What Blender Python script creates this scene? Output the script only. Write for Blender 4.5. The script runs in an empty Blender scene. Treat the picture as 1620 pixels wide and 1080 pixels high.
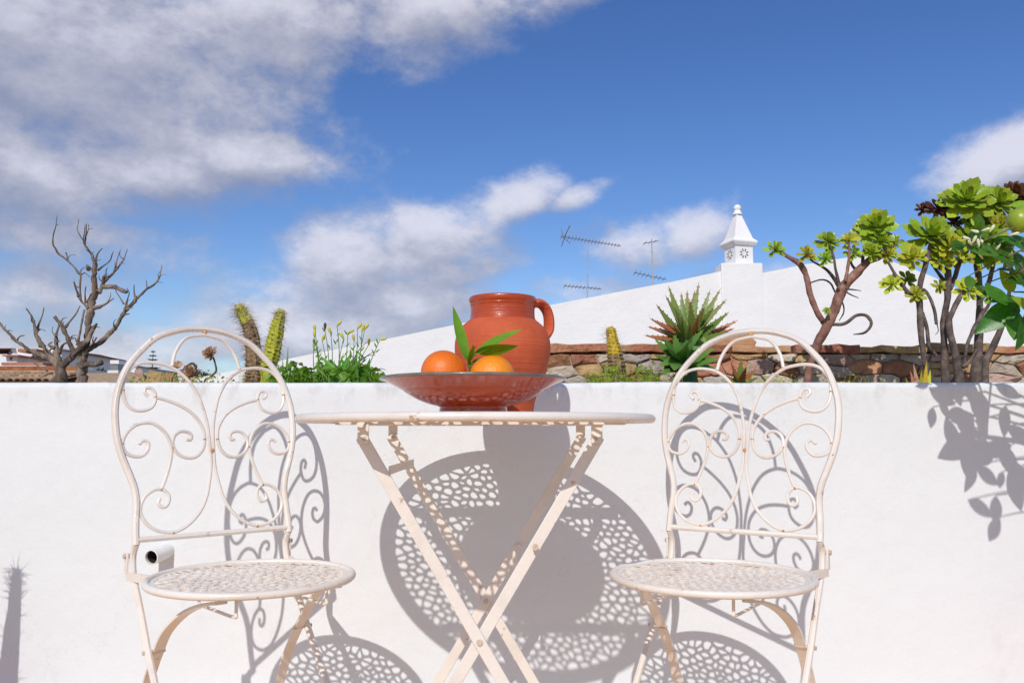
import bpy, bmesh, math, random
from mathutils import Vector, Matrix, noise

# ------------------------------------------------------------------ camera, world, sun, exposure
scn = bpy.context.scene
COL = scn.collection
F_PX, PITCH, CAM_H = 1327.2, 0.1047, 0.6822
WALL_Y = 1.817
SUN_T, SUN_K = 0.227, 0.8015          # the light travels (SUN_T, 1, -SUN_K)

cam_d = bpy.data.cameras.new('camera')
cam = bpy.data.objects.new('camera', cam_d)
COL.objects.link(cam)
cam.location = (0, 0, CAM_H)
cam.rotation_euler = (math.pi / 2 + PITCH, 0, 0)
cam_d.sensor_width = 36
cam_d.lens = 36 * F_PX / 1620
cam_d.clip_start = 0.02
cam_d.clip_end = 3000
scn.camera = cam
scn.view_settings.view_transform = 'Standard'
scn.view_settings.look = 'None'
scn.view_settings.gamma = 1
scn.view_settings.exposure = 0.0
scn.view_settings.use_curve_mapping = False

sun_d = bpy.data.lights.new('sun', 'SUN')
sun_d.energy = 3.0
sun_d.angle = math.radians(0.55)
sun_d.color = (1.0, 0.945, 0.875)
sun = bpy.data.objects.new('sun', sun_d)
COL.objects.link(sun)
sun.rotation_euler = Vector((SUN_T, 1, -SUN_K)).to_track_quat('-Z', 'Y').to_euler()
SUN_EL = math.atan(SUN_K / math.hypot(SUN_T, 1))
SUN_AZ = math.atan2(-SUN_T, -1)        # compass angle from +Y towards +X

world = bpy.data.worlds.new('World')
scn.world = world
world.use_nodes = True
world.cycles.sampling_method = 'MANUAL'
world.cycles.sample_map_resolution = 512


def P(x, y, d):
    """point at depth d (metres along +Y) seen at photo position x, y"""
    c, s = math.cos(PITCH), math.sin(PITCH)
    k = d / (F_PX * c - (540 - y) * s)
    return Vector(((x - 810) * k, d, CAM_H + (F_PX * s + (540 - y) * c) * k))


def pxm(d):
    return d / F_PX


def build_world():
    nt = world.node_tree
    N, L = nt.nodes, nt.links
    N.clear()
    out = N.new('ShaderNodeOutputWorld')
    bg = N.new('ShaderNodeBackground')
    L.new(bg.outputs[0], out.inputs[0])
    sky = N.new('ShaderNodeTexSky')
    sky.sky_type = 'NISHITA'
    sky.sun_disc = False
    sky.sun_elevation = SUN_EL
    sky.sun_rotation = SUN_AZ
    sky.air_density = 1.0
    sky.dust_density = 0.25
    sky.ozone_density = 3.0
    hs = N.new('ShaderNodeHueSaturation')
    hs.inputs['Hue'].default_value = 0.514
    hs.inputs['Saturation'].default_value = 1.24
    hs.inputs['Value'].default_value = 0.92
    L.new(sky.outputs[0], hs.inputs['Color'])

    # cloud field as a node group: direction -> density
    g = bpy.data.node_groups.new('cloud_field', 'ShaderNodeTree')
    g.interface.new_socket('Dir', in_out='INPUT', socket_type='NodeSocketVector')
    g.interface.new_socket('Density', in_out='OUTPUT', socket_type='NodeSocketFloat')
    gn, gl = g.nodes, g.links
    gi, go = gn.new('NodeGroupInput'), gn.new('NodeGroupOutput')

    def val(x):
        if hasattr(x, 'links'):
            return x
        return float(x)

    def M(op, a, b=0.0, c=0.0, clamp=False):
        n = gn.new('ShaderNodeMath')
        n.operation = op
        n.use_clamp = clamp
        for i, q in enumerate((a, b, c)):
            if isinstance(q, (int, float)):
                n.inputs[i].default_value = q
            else:
                gl.new(q, n.inputs[i])
        return n.outputs[0]
    sep = gn.new('ShaderNodeSeparateXYZ')
    gl.new(gi.outputs[0], sep.inputs[0])
    az = M('MULTIPLY', M('ARCTAN2', sep.outputs[0], sep.outputs[1]), 57.2958)
    el = M('MULTIPLY', M('ARCSINE', sep.outputs[2]), 57.2958)

    def fbm(scale, detail, rough, off, squash=1.0):
        mp = gn.new('ShaderNodeMapping')
        mp.inputs['Location'].default_value = off
        mp.inputs['Scale'].default_value = (scale, scale, scale * squash)
        gl.new(gi.outputs[0], mp.inputs[0])
        t = gn.new('ShaderNodeTexNoise')
        t.inputs['Scale'].default_value = 1
        t.inputs['Detail'].default_value = detail
        t.inputs['Roughness'].default_value = rough
        gl.new(mp.outputs[0], t.inputs['Vector'])
        return t.outputs['Fac']
    n1 = fbm(4.2, 7, 0.62, (3.1, 7.7, 1.3), 1.7)
    n2 = fbm(13, 5, 0.66, (9.1, 2.7, 5.3), 1.5)
    nw = fbm(2.3, 1, 0.5, (1.4, 0.2, 8.8), 1.6)
    # cumulus banks: photo position, half sizes in degrees, tilt, weight
    banks = [
        (110, 90, 18, 8.2, 0, 1.2), (430, 45, 12, 5.0, 10, 1.0), (690, 20, 10, 4.0, 15, 1.0), (870, -20, 6, 2.4, 25, .92),
        (-120, 230, 14, 5.5, 0, 1.0), (395, 240, 6.0, 2.3, 2, 1.1), (215, 255, 8.5, 2.6, 0, .98), (20, 240, 7, 4, 0, .95),
        (555, 408, 4.8, 3.4, 0, 1.1), (690, 390, 8, 3.2, 18, 1.12), (800, 328, 5.2, 2.1, 20, 1.1), (905, 315, 3.6, 1.2, 15, .85), (720, 430, 8, 2.6, 8, 1.0),
        (660, 470, 10, 2.6, 5, 1.0), (985, 395, 5.6, 2.5, -15, .90), (1100, 375, 3.8, 2.3, 20, .92), (930, 460, 8, 1.9, 0, .90),
        (1590, 248, 4.4, 2.2, 25, 1.15), (1660, 235, 4, 2.4, 0, 1.1), (1800, 215, 9, 3.5, 10, 1.1),
        (90, 375, 8, 2.6, -5, .72), (10, 470, 9, 3.2, 0, .92), (290, 378, 3, 1.0, 0, .52), (200, 545, 14, 2.2, 0, .84),
        (560, 535, 15, 3.0, 0, .98), (800, 510, 10, 2.4, 0, .84), (60, 570, 15, 3.2, 0, .95), (1150, 440, 7, 1.6, 0, .72),
    ]
    # each bank is a squared distance in scaled (azimuth, elevation, 1) space; the nearest bank wins
    def V(op, a, b_=None, c=None):
        n = gn.new('ShaderNodeVectorMath')
        n.operation = op
        for i, q in enumerate((a, b_, c)):
            if q is None:
                continue
            if isinstance(q, tuple):
                n.inputs[i].default_value = q
            else:
                gl.new(q, n.inputs[i])
        return n
    comb = gn.new('ShaderNodeCombineXYZ')
    gl.new(az, comb.inputs[0])
    gl.new(el, comb.inputs[1])
    comb.inputs[2].default_value = 0
    base = {0: comb.outputs[0]}
    T = 17.0
    ct, st = math.cos(math.radians(T)), math.sin(math.radians(T))
    c2 = gn.new('ShaderNodeCombineXYZ')
    gl.new(M('MULTIPLY_ADD', az, ct, M('MULTIPLY', el, st)), c2.inputs[0])
    gl.new(M('MULTIPLY_ADD', el, ct, M('MULTIPLY', az, -st)), c2.inputs[1])
    base[1] = c2.outputs[0]
    near = None
    for (x, y, ra, re, tilt, w) in banks:
        d = P(x, y, 1.0) - Vector((0, 0, CAM_H))
        d.normalize()
        a0, e0 = math.degrees(math.atan2(d.x, d.y)), math.degrees(math.asin(d.z))
        k = 1 if tilt >= 8 else 0
        if k:
            a0, e0 = a0 * ct + e0 * st, e0 * ct - a0 * st
        bias = math.sqrt(max(0, -math.log(w / 1.2) / .9))
        v = V('MULTIPLY_ADD', base[k], (1 / ra, 1 / re, 0), (-a0 / ra, -e0 / re, bias)).outputs[0]
        r2 = V('DOT_PRODUCT', v, v).outputs['Value']
        near = r2 if near is None else M('MINIMUM', near, r2)
    tot = M('MULTIPLY', M('EXPONENT', M('MULTIPLY', near, -0.9)), 1.2)
    # the same broken cumulus goes on round the rest of the sky
    side = gn.new('ShaderNodeMapRange')
    side.interpolation_type = 'SMOOTHSTEP'
    side.inputs['From Min'].default_value = 40
    side.inputs['From Max'].default_value = 60
    gl.new(M('ABSOLUTE', az), side.inputs['Value'])
    rest = M('MULTIPLY', M('MULTIPLY_ADD', M('SUBTRACT', nw, 0.5), 3.2, 0.56), side.outputs[0])
    tot = M('MAXIMUM', tot, rest)
    d1 = M('MULTIPLY_ADD', M('SUBTRACT', n1, 0.5), 1.55, tot)
    d2 = M('MULTIPLY_ADD', M('SUBTRACT', n2, 0.5), 0.85, d1)
    d3 = M('MULTIPLY_ADD', M('SUBTRACT', nw, 0.5), 0.5, d2)
    gl.new(d3, go.inputs[0])

    tc = N.new('ShaderNodeTexCoord')

    def W(op, a, b=0.0, c=0.0, clamp=False):
        n = N.new('ShaderNodeMath')
        n.operation = op
        n.use_clamp = clamp
        for i, q in enumerate((a, b, c)):
            if isinstance(q, (int, float)):
                n.inputs[i].default_value = q
            else:
                L.new(q, n.inputs[i])
        return n.outputs[0]

    def field(shift):
        gr = N.new('ShaderNodeGroup')
        gr.node_tree = g
        if shift is None:
            L.new(tc.outputs['Generated'], gr.inputs[0])
        else:
            a = N.new('ShaderNodeVectorMath')
            a.operation = 'ADD'
            a.inputs[1].default_value = shift
            L.new(tc.outputs['Generated'], a.inputs[0])
            nn = N.new('ShaderNodeVectorMath')
            nn.operation = 'NORMALIZE'
            L.new(a.outputs[0], nn.inputs[0])
            L.new(nn.outputs[0], gr.inputs[0])
        return gr.outputs[0]
    f0 = field(None)
    f1 = field((-0.016, 0.0, 0.040))

    def smooth(x, lo, hi):
        n = N.new('ShaderNodeMapRange')
        n.interpolation_type = 'SMOOTHSTEP'
        n.inputs['From Min'].default_value = lo
        n.inputs['From Max'].default_value = hi
        L.new(x, n.inputs['Value'])
        return n.outputs[0]
    cover = smooth(f0, 0.31, 0.92)
    # sunlit where the field thins out towards the sun, grey where more cloud stands in the way
    lit = W('MULTIPLY_ADD', W('SUBTRACT', f0, f1), 0.80, 0.43)
    lit = smooth(lit, 0.0, 1.0)
    ramp = N.new('ShaderNodeValToRGB')
    cr = ramp.color_ramp
    cr.elements[0].position = 0.0
    cr.elements[0].color = (0.29, 0.325, 0.455, 1)
    cr.elements[1].position = 1.0
    cr.elements[1].color = (0.78, 0.775, 0.87, 1)
    e = cr.elements.new(0.5)
    e.color = (0.49, 0.50, 0.60, 1)
    L.new(lit, ramp.inputs[0])
    CS = 0.13
    cl = N.new('ShaderNodeVectorMath')
    cl.operation = 'SCALE'
    cl.inputs['Scale'].default_value = 1.0 / CS
    L.new(ramp.outputs[0], cl.inputs[0])
    mix = N.new('ShaderNodeMix')
    mix.data_type = 'RGBA'
    L.new(W('MULTIPLY', cover, 0.88), mix.inputs[0])
    L.new(hs.outputs[0], mix.inputs[6])
    L.new(cl.outputs[0], mix.inputs[7])
    L.new(mix.outputs[2], bg.inputs[0])
    bg.inputs[1].default_value = CS


build_world()

# ------------------------------------------------------------------ materials


def new_mat(name):
    m = bpy.data.materials.new(name)
    m.use_nodes = True
    nt = m.node_tree
    b = nt.nodes.get('Principled BSDF')
    return m, nt, b


def ramp_node(nt, stops):
    r = nt.nodes.new('ShaderNodeValToRGB')
    e = r.color_ramp.elements
    e[0].position, e[0].color = stops[0][0], (*stops[0][1], 1)
    e[1].position, e[1].color = stops[-1][0], (*stops[-1][1], 1)
    for p, c in stops[1:-1]:
        q = e.new(p)
        q.color = (*c, 1)
    return r


def noise_node(nt, scale, detail=4, rough=.55, coord='Object', stretch=None):
    tc = nt.nodes.new('ShaderNodeTexCoord')
    n = nt.nodes.new('ShaderNodeTexNoise')
    n.inputs['Scale'].default_value = scale
    n.inputs['Detail'].default_value = detail
    n.inputs['Roughness'].default_value = rough
    if stretch:
        mp = nt.nodes.new('ShaderNodeMapping')
        mp.inputs['Scale'].default_value = stretch
        nt.links.new(tc.outputs[coord], mp.inputs[0])
        nt.links.new(mp.outputs[0], n.inputs['Vector'])
    else:
        nt.links.new(tc.outputs[coord], n.inputs['Vector'])
    return n


def mat(name, stops, scale=8, rough=.6, bump=0.0, bscale=40, detail=5, spec=.5, stretch=None, per_object=0.0, trans=0.0, coat=0.0, coord='Object', rings=0.0):
    """noise-driven colour ramp + bump, optional colour shift per object and translucency"""
    m, nt, b = new_mat(name)
    L = nt.links
    n = noise_node(nt, scale, detail, .6, coord, stretch)
    r = ramp_node(nt, stops)
    L.new(n.outputs['Fac'], r.inputs[0])
    col = r.outputs[0]
    if per_object:
        oi = nt.nodes.new('ShaderNodeObjectInfo')
        hs = nt.nodes.new('ShaderNodeHueSaturation')
        mr = nt.nodes.new('ShaderNodeMapRange')
        mr.inputs['To Min'].default_value = 1 - per_object
        mr.inputs['To Max'].default_value = 1 + per_object
        L.new(oi.outputs['Random'], mr.inputs['Value'])
        L.new(mr.outputs[0], hs.inputs['Value'])
        mr2 = nt.nodes.new('ShaderNodeMapRange')
        mr2.inputs['To Min'].default_value = .5 - per_object * .06
        mr2.inputs['To Max'].default_value = .5 + per_object * .06
        mth = nt.nodes.new('ShaderNodeMath')
        mth.operation = 'FRACT'
        mm = nt.nodes.new('ShaderNodeMath')
        mm.operation = 'MULTIPLY'
        mm.inputs[1].default_value = 7.13
        L.new(oi.outputs['Random'], mm.inputs[0])
        L.new(mm.outputs[0], mth.inputs[0])
        L.new(mth.outputs[0], mr2.inputs['Value'])
        L.new(mr2.outputs[0], hs.inputs['Hue'])
        L.new(col, hs.inputs['Color'])
        col = hs.outputs[0]
    L.new(col, b.inputs['Base Color'])
    b.inputs['Roughness'].default_value = rough
    b.inputs['Specular IOR Level'].default_value = spec
    if coat:
        b.inputs['Coat Weight'].default_value = coat
        b.inputs['Coat Roughness'].default_value = .08
    if bump:
        n2 = noise_node(nt, bscale, 6, .6, coord, stretch)
        bp = nt.nodes.new('ShaderNodeBump')
        bp.inputs['Strength'].default_value = 1
        bp.inputs['Distance'].default_value = bump
        L.new(n2.outputs['Fac'], bp.inputs['Height'])
        L.new(bp.outputs[0], b.inputs['Normal'])
    if rings:
        # throwing rings: relief that varies only with height
        n4 = noise_node(nt, 1, 5, .65, coord, (3, 3, 170))
        b4 = nt.nodes.new('ShaderNodeBump')
        b4.inputs['Distance'].default_value = rings
        L.new(n4.outputs['Fac'], b4.inputs['Height'])
        L.new(bp.outputs[0], b4.inputs['Normal'])
        L.new(b4.outputs[0], b.inputs['Normal'])
        # chalky bloom and dark scuffs
        n6 = noise_node(nt, 38, 8, .75)
        r6 = ramp_node(nt, [(0, (0, 0, 0)), (.60, (0, 0, 0)), (.74, (.45, .45, .45)), (1, (.6, .6, .6))])
        L.new(n6.outputs['Fac'], r6.inputs[0])
        mx6 = nt.nodes.new('ShaderNodeMix')
        mx6.data_type = 'RGBA'
        L.new(r6.outputs[0], mx6.inputs[0])
        L.new(col, mx6.inputs[6])
        mx6.inputs[7].default_value = (.56, .27, .17, 1)
        L.new(mx6.outputs[2], b.inputs['Base Color'])
    if trans:
        tr = nt.nodes.new('ShaderNodeBsdfTranslucent')
        hs2 = nt.nodes.new('ShaderNodeHueSaturation')
        hs2.inputs['Value'].default_value = 1.5
        hs2.inputs['Saturation'].default_value = 1.1
        L.new(col, hs2.inputs['Color'])
        L.new(hs2.outputs[0], tr.inputs[0])
        mx = nt.nodes.new('ShaderNodeMixShader')
        mx.inputs[0].default_value = trans
        out = nt.nodes['Material Output']
        L.new(b.outputs[0], mx.inputs[1])
        L.new(tr.outputs[0], mx.inputs[2])
        L.new(mx.outputs[0], out.inputs[0])
    return m


def paint_mat():
    """cream enamel with rust specks, chips and dirt"""
    m, nt, b = new_mat('cream_paint')
    L = nt.links
    n1 = noise_node(nt, 9, 6, .6)
    base = ramp_node(nt, [(.3, (.66, .60, .53)), (.5, (.765, .715, .655)), (.75, (.80, .76, .70))])
    L.new(n1.outputs['Fac'], base.inputs[0])
    n2 = noise_node(nt, 34, 7, .68)
    rr = ramp_node(nt, [(.0, (0, 0, 0)), (.625, (0, 0, 0)), (.68, (.75, .75, .75)), (1, (1, 1, 1))])
    L.new(n2.outputs['Fac'], rr.inputs[0])
    n3 = noise_node(nt, 120, 4, .6)
    rust = ramp_node(nt, [(.3, (.22, .075, .02)), (.6, (.45, .19, .05)), (.8, (.55, .33, .13))])
    L.new(n3.outputs['Fac'], rust.inputs[0])
    mx = nt.nodes.new('ShaderNodeMix')
    mx.data_type = 'RGBA'
    L.new(rr.outputs[0], mx.inputs[0])
    L.new(base.outputs[0], mx.inputs[6])
    L.new(rust.outputs[0], mx.inputs[7])
    L.new(mx.outputs[2], b.inputs['Base Color'])
    b.inputs['Roughness'].default_value = .38
    bp = nt.nodes.new('ShaderNodeBump')
    bp.inputs['Distance'].default_value = .0008
    L.new(n3.outputs['Fac'], bp.inputs['Height'])
    L.new(bp.outputs[0], b.inputs['Normal'])
    return m


def plaster_mat(name, base, dirt, dscale, bump, streak=True, top=None):
    m, nt, b = new_mat(name)
    L = nt.links
    n1 = noise_node(nt, 1.7, 7, .62)
    r1 = ramp_node(nt, [(.25, tuple(c * .95 for c in base)), (.55, base), (.8, tuple(min(1, c * 1.03) for c in base))])
    L.new(n1.outputs['Fac'], r1.inputs[0])
    # scattered grime specks and rain streaks
    n2 = noise_node(nt, dscale, 9, .7, 'Object', (1, 1, .45) if streak else None)
    r2 = ramp_node(nt, [(0, (0, 0, 0)), (.62, (0, 0, 0)), (.78, (.55, .55, .55)), (1, (.8, .8, .8))])
    L.new(n2.outputs['Fac'], r2.inputs[0])
    mx = nt.nodes.new('ShaderNodeMix')
    mx.data_type = 'RGBA'
    L.new(r2.outputs[0], mx.inputs[0])
    L.new(r1.outputs[0], mx.inputs[6])
    mx.inputs[7].default_value = (*dirt, 1)
    colour = mx.outputs[2]
    if top:
        # lichen and rain grime clinging to the top edge, broken up by noise
        tc = nt.nodes.new('ShaderNodeTexCoord')
        sp = nt.nodes.new('ShaderNodeSeparateXYZ')
        L.new(tc.outputs['Object'], sp.inputs[0])
        mr = nt.nodes.new('ShaderNodeMapRange')
        mr.inputs['From Min'].default_value = top - .075
        mr.inputs['From Max'].default_value = top
        L.new(sp.outputs[2], mr.inputs['Value'])
        n5 = noise_node(nt, 16, 9, .72, 'Object', (1, 1, .5))
        r5 = ramp_node(nt, [(0, (0, 0, 0)), (.50, (0, 0, 0)), (.66, (.6, .6, .6)), (1, (1, 1, 1))])
        L.new(n5.outputs['Fac'], r5.inputs[0])
        ml = nt.nodes.new('ShaderNodeMath')
        ml.operation = 'MULTIPLY'
        L.new(mr.outputs[0], ml.inputs[0])
        L.new(r5.outputs[0], ml.inputs[1])
        m2 = nt.nodes.new('ShaderNodeMix')
        m2.data_type = 'RGBA'
        L.new(ml.outputs[0], m2.inputs[0])
        L.new(colour, m2.inputs[6])
        m2.inputs[7].default_value = (.40, .385, .37, 1)
        colour = m2.outputs[2]
        # hairline cracks
        vo = nt.nodes.new('ShaderNodeTexVoronoi')
        vo.feature = 'DISTANCE_TO_EDGE'
        vo.inputs['Scale'].default_value = 1.6
        nd = noise_node(nt, 5, 6, .7)
        mv = nt.nodes.new('ShaderNodeMix')
        mv.data_type = 'RGBA'
        mv.inputs[0].default_value = .28
        L.new(tc.outputs['Object'], mv.inputs[6])
        L.new(nd.outputs['Color'], mv.inputs[7])
        L.new(mv.outputs[2], vo.inputs['Vector'])
        rc = ramp_node(nt, [(0, (.12, .12, .12)), (.0035, (0, 0, 0)), (1, (0, 0, 0))])
        L.new(vo.outputs['Distance'], rc.inputs[0])
        m3 = nt.nodes.new('ShaderNodeMix')
        m3.data_type = 'RGBA'
        L.new(rc.outputs[0], m3.inputs[0])
        L.new(colour, m3.inputs[6])
        m3.inputs[7].default_value = (.3, .28, .27, 1)
        colour = m3.outputs[2]
    L.new(colour, b.inputs['Base Color'])
    b.inputs['Roughness'].default_value = .85
    b.inputs['Specular IOR Level'].default_value = .2
    n3 = noise_node(nt, 26, 8, .62)
    n4 = noise_node(nt, 4, 3, .5)
    ad = nt.nodes.new('ShaderNodeMath')
    ad.operation = 'MULTIPLY_ADD'
    ad.inputs[1].default_value = 3.5
    L.new(n4.outputs['Fac'], ad.inputs[0])
    L.new(n3.outputs['Fac'], ad.inputs[2])
    bp = nt.nodes.new('ShaderNodeBump')
    bp.inputs['Distance'].default_value = bump
    L.new(ad.outputs[0], bp.inputs['Height'])
    L.new(bp.outputs[0], b.inputs['Normal'])
    return m


MT = {}
MT['paint'] = paint_mat()
MT['rust'] = mat('rusty_weld', [(.3, (.35, .14, .04)), (.55, (.62, .36, .14)), (.7, (.74, .60, .46))], 60, .8, .0006, 150)
MT['steel'] = mat('bolt_steel', [(.3, (.45, .32, .2)), (.7, (.7, .62, .55))], 80, .4)
MT['plaster'] = plaster_mat('white_plaster', (.722, .762, .785), (.60, .605, .62), 9, .0022, top=.786)
MT['gable'] = plaster_mat('white_gable_plaster', (.86, .85, .845), (.74, .725, .72), 1.3, .0032)
MT['farwhite'] = plaster_mat('far_white_wash', (.80, .79, .79), (.62, .6, .58), .8, .01)
MT['jug'] = mat('terracotta_matte', [(.3, (.45, .082, .026)), (.55, (.55, .10, .034)), (.75, (.58, .130, .050))], 14, .8, .0010, 70, rings=.0016)
MT['glaze'] = mat('terracotta_glaze', [(.3, (.34, .045, .010)), (.55, (.43, .06, .014)), (.8, (.48, .085, .024))], 10, .28, .0005, 30, coat=.25, rings=.0014)
MT['bowl'] = mat('bowl_glaze', [(.3, (.36, .040, .007)), (.55, (.48, .058, .010)), (.8, (.54, .09, .018))], 12, .16, .0004, 26, spec=.5, coat=.35, rings=.0005)
MT['bowlrim'] = mat('bowl_rim_worn', [(.3, (.10, .085, .07)), (.55, (.19, .15, .12)), (.8, (.33, .28, .23))], 30, .3, .0004, 80, coat=.5)
MT['yellowglaze'] = mat('yellow_glaze', [(.35, (.35, .16, .02)), (.65, (.55, .40, .06))], 60, .2)
MT['pvc'] = mat('white_pvc', [(.3, (.68, .68, .66)), (.7, (.78, .78, .77))], 10, .4)
MT['dark'] = mat('bore_shade', [(.3, (.012, .012, .012)), (.7, (.03, .028, .025))], 10, .9)  # near-black colour for the shade inside the drain pipe
MT['floor'] = None
MT['soil'] = mat('dry_soil', [(.3, (.09, .06, .04)), (.55, (.19, .13, .085)), (.8, (.30, .22, .15))], 14, .95, .02, 30)
MT['deadwood'] = mat('dead_wood', [(.3, (.04, .029, .022)), (.46, (.145, .108, .082)), (.6, (.29, .22, .165)), (.75, (.36, .24, .16))], 26, .9, .006, 60, stretch=(1, 1, .35))
MT['bark'] = mat('aeonium_bark', [(.3, (.045, .034, .03)), (.5, (.115, .085, .072)), (.7, (.24, .18, .15))], 45, .8, .003, 90)
MT['barkred'] = mat('aeonium_red_bark', [(.3, (.12, .055, .038)), (.5, (.26, .12, .085)), (.7, (.36, .22, .165))], 40, .75, .003, 90)
MT['aeo'] = mat('aeonium_leaf', [(.3, (.25, .38, .022)), (.6, (.40, .53, .04)), (.8, (.52, .60, .07))], 20, .38, per_object=.25, trans=.25)
MT['aeoyel'] = mat('aeonium_leaf_yellow', [(.3, (.40, .44, .03)), (.6, (.54, .55, .05)), (.8, (.60, .48, .07))], 20, .4, per_object=.25, trans=.25)
MT['aeodark'] = mat('aeonium_leaf_maroon', [(.3, (.07, .028, .014)), (.6, (.15, .055, .022)), (.8, (.17, .15, .03))], 14, .42, per_object=.3, trans=.15)
MT['citrus'] = mat('citrus_leaf', [(.3, (.04, .125, .014)), (.6, (.07, .19, .02)), (.8, (.11, .26, .03))], 9, .24, .0004, 60, per_object=.35, trans=.22)
MT['citrusnew'] = mat('citrus_leaf_young', [(.3, (.16, .28, .012)), (.6, (.24, .36, .02)), (.8, (.30, .40, .03))], 9, .3, per_object=.25, trans=.3)
MT['citruswood'] = mat('citrus_twig', [(.3, (.08, .09, .04)), (.7, (.2, .17, .1))], 40, .7)
MT['limefruit'] = mat('green_citrus_fruit', [(.3, (.24, .34, .02)), (.6, (.36, .44, .03)), (.8, (.46, .46, .05))], 12, .32, .0006, 160)
MT['blossom'] = mat('citrus_blossom', [(.3, (.62, .64, .38)), (.7, (.78, .76, .6))], 60, .5)
MT['orange'] = mat('orange_peel', [(.3, (.72, .13, .003)), (.55, (.82, .185, .004)), (.8, (.86, .24, .006))], 7, .34, .0014, 230)
MT['orangeY'] = mat('orange_peel_yellow', [(.3, (.80, .21, .004)), (.55, (.88, .28, .006)), (.8, (.90, .34, .01))], 7, .36, .0014, 230)
MT['freshleaf'] = mat('fresh_orange_leaf', [(.3, (.10, .25, .014)), (.6, (.16, .34, .02)), (.8, (.22, .40, .03))], 24, .26, .0004, 80, per_object=.2, trans=.3)
MT['aloe'] = mat('aloe_leaf', [(.3, (.10, .14, .025)), (.55, (.17, .20, .04)), (.75, (.27, .19, .06))], 14, .42, per_object=.3)
MT['aloered'] = mat('aloe_leaf_red', [(.3, (.17, .15, .035)), (.55, (.26, .14, .045)), (.75, (.38, .13, .05))], 12, .45, per_object=.35)
MT['aloegreen'] = mat('aloe_leaf_green', [(.3, (.035, .12, .02)), (.55, (.06, .19, .03)), (.75, (.12, .27, .04))], 14, .36, per_object=.3)
def aloe_mat(name, stops):
    m, nt, b = new_mat(name)
    L = nt.links
    tc = nt.nodes.new('ShaderNodeTexCoord')
    sp = nt.nodes.new('ShaderNodeSeparateXYZ')
    L.new(tc.outputs['Generated'], sp.inputs[0])
    n = noise_node(nt, 30, 6, .65)
    oi = nt.nodes.new('ShaderNodeObjectInfo')
    m1 = nt.nodes.new('ShaderNodeMath')
    m1.operation = 'MULTIPLY_ADD'
    m1.inputs[1].default_value = .55
    L.new(n.outputs['Fac'], m1.inputs[0])
    L.new(sp.outputs[1], m1.inputs[2])
    m2 = nt.nodes.new('ShaderNodeMath')
    m2.operation = 'MULTIPLY_ADD'
    m2.inputs[1].default_value = .35
    L.new(oi.outputs['Random'], m2.inputs[0])
    L.new(m1.outputs[0], m2.inputs[2])
    m3 = nt.nodes.new('ShaderNodeMath')
    m3.operation = 'MULTIPLY_ADD'
    m3.inputs[1].default_value = .62
    m3.inputs[2].default_value = -.12
    L.new(m2.outputs[0], m3.inputs[0])
    r = ramp_node(nt, stops)
    L.new(m3.outputs[0], r.inputs[0])
    L.new(r.outputs[0], b.inputs['Base Color'])
    b.inputs['Roughness'].default_value = .42
    bp = nt.nodes.new('ShaderNodeBump')
    bp.inputs['Distance'].default_value = .002
    L.new(n.outputs['Fac'], bp.inputs['Height'])
    L.new(bp.outputs[0], b.inputs['Normal'])
    return m


MT['aloe'] = aloe_mat('aloe_leaf_olive', [(.1, (.09, .17, .028)), (.5, (.15, .23, .04)), (.74, (.22, .20, .05)), (.92, (.34, .12, .05))])
MT['aloered'] = aloe_mat('aloe_leaf_rusty', [(.05, (.14, .17, .035)), (.3, (.26, .18, .05)), (.55, (.40, .14, .055)), (.9, (.42, .17, .08))])
MT['aloegreen'] = aloe_mat('aloe_leaf_fresh', [(.1, (.035, .11, .02)), (.4, (.07, .18, .03)), (.7, (.14, .28, .05)), (.9, (.24, .30, .07))])
MT['cactus'] = mat('cactus_green', [(.3, (.28, .31, .014)), (.55, (.46, .46, .025)), (.8, (.58, .54, .05))], 40, .7, .003, 90)
MT['cactusbrown'] = mat('cactus_brown', [(.3, (.10, .058, .03)), (.5, (.24, .15, .075)), (.7, (.38, .26, .13)), (.85, (.36, .30, .04))], 40, .85, .005, 80)
MT['cactusyel'] = mat('cactus_yellow', [(.3, (.40, .26, .01)), (.55, (.55, .38, .02)), (.8, (.58, .46, .05))], 40, .7, .003, 90)
MT['spine'] = mat('spine', [(.3, (.38, .30, .22)), (.7, (.66, .58, .48))], 40, .6)
MT['grass'] = mat('weed_leaf', [(.3, (.07, .20, .01)), (.55, (.13, .32, .015)), (.8, (.20, .40, .025))], 5, .45, per_object=.3, trans=.3)
MT['moss'] = mat('moss_leaf', [(.3, (.18, .25, .012)), (.55, (.32, .40, .02)), (.8, (.44, .42, .05))], 9, .6, per_object=.3, trans=.25)
MT['yellowflower'] = mat('yellow_flower', [(.3, (.62, .56, .06)), (.7, (.75, .70, .16))], 60, .5, trans=.2)
MT['dry'] = mat('dry_petals', [(.3, (.34, .19, .10)), (.55, (.52, .33, .20)), (.8, (.62, .44, .30))], 30, .8, per_object=.2)
MT['darkstem'] = mat('dry_stem', [(.3, (.04, .035, .033)), (.7, (.10, .085, .075))], 50, .8)
MT['stoneA'] = mat('stone_terracotta', [(.3, (.34, .13, .07)), (.55, (.48, .22, .125)), (.75, (.56, .33, .21))], 22, .95, .018, 34, per_object=.25)
MT['stoneB'] = mat('stone_cream', [(.3, (.42, .34, .25)), (.55, (.58, .49, .38)), (.75, (.68, .59, .47))], 22, .95, .020, 32, per_object=.2)
MT['stoneC'] = mat('stone_ochre', [(.3, (.33, .19, .07)), (.55, (.52, .35, .16)), (.75, (.60, .46, .26))], 22, .95, .020, 32, per_object=.2)
MT['stoneD'] = mat('stone_grey', [(.3, (.32, .275, .23)), (.55, (.46, .40, .34)), (.75, (.56, .50, .43))], 22, .95, .020, 32, per_object=.2)
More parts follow.
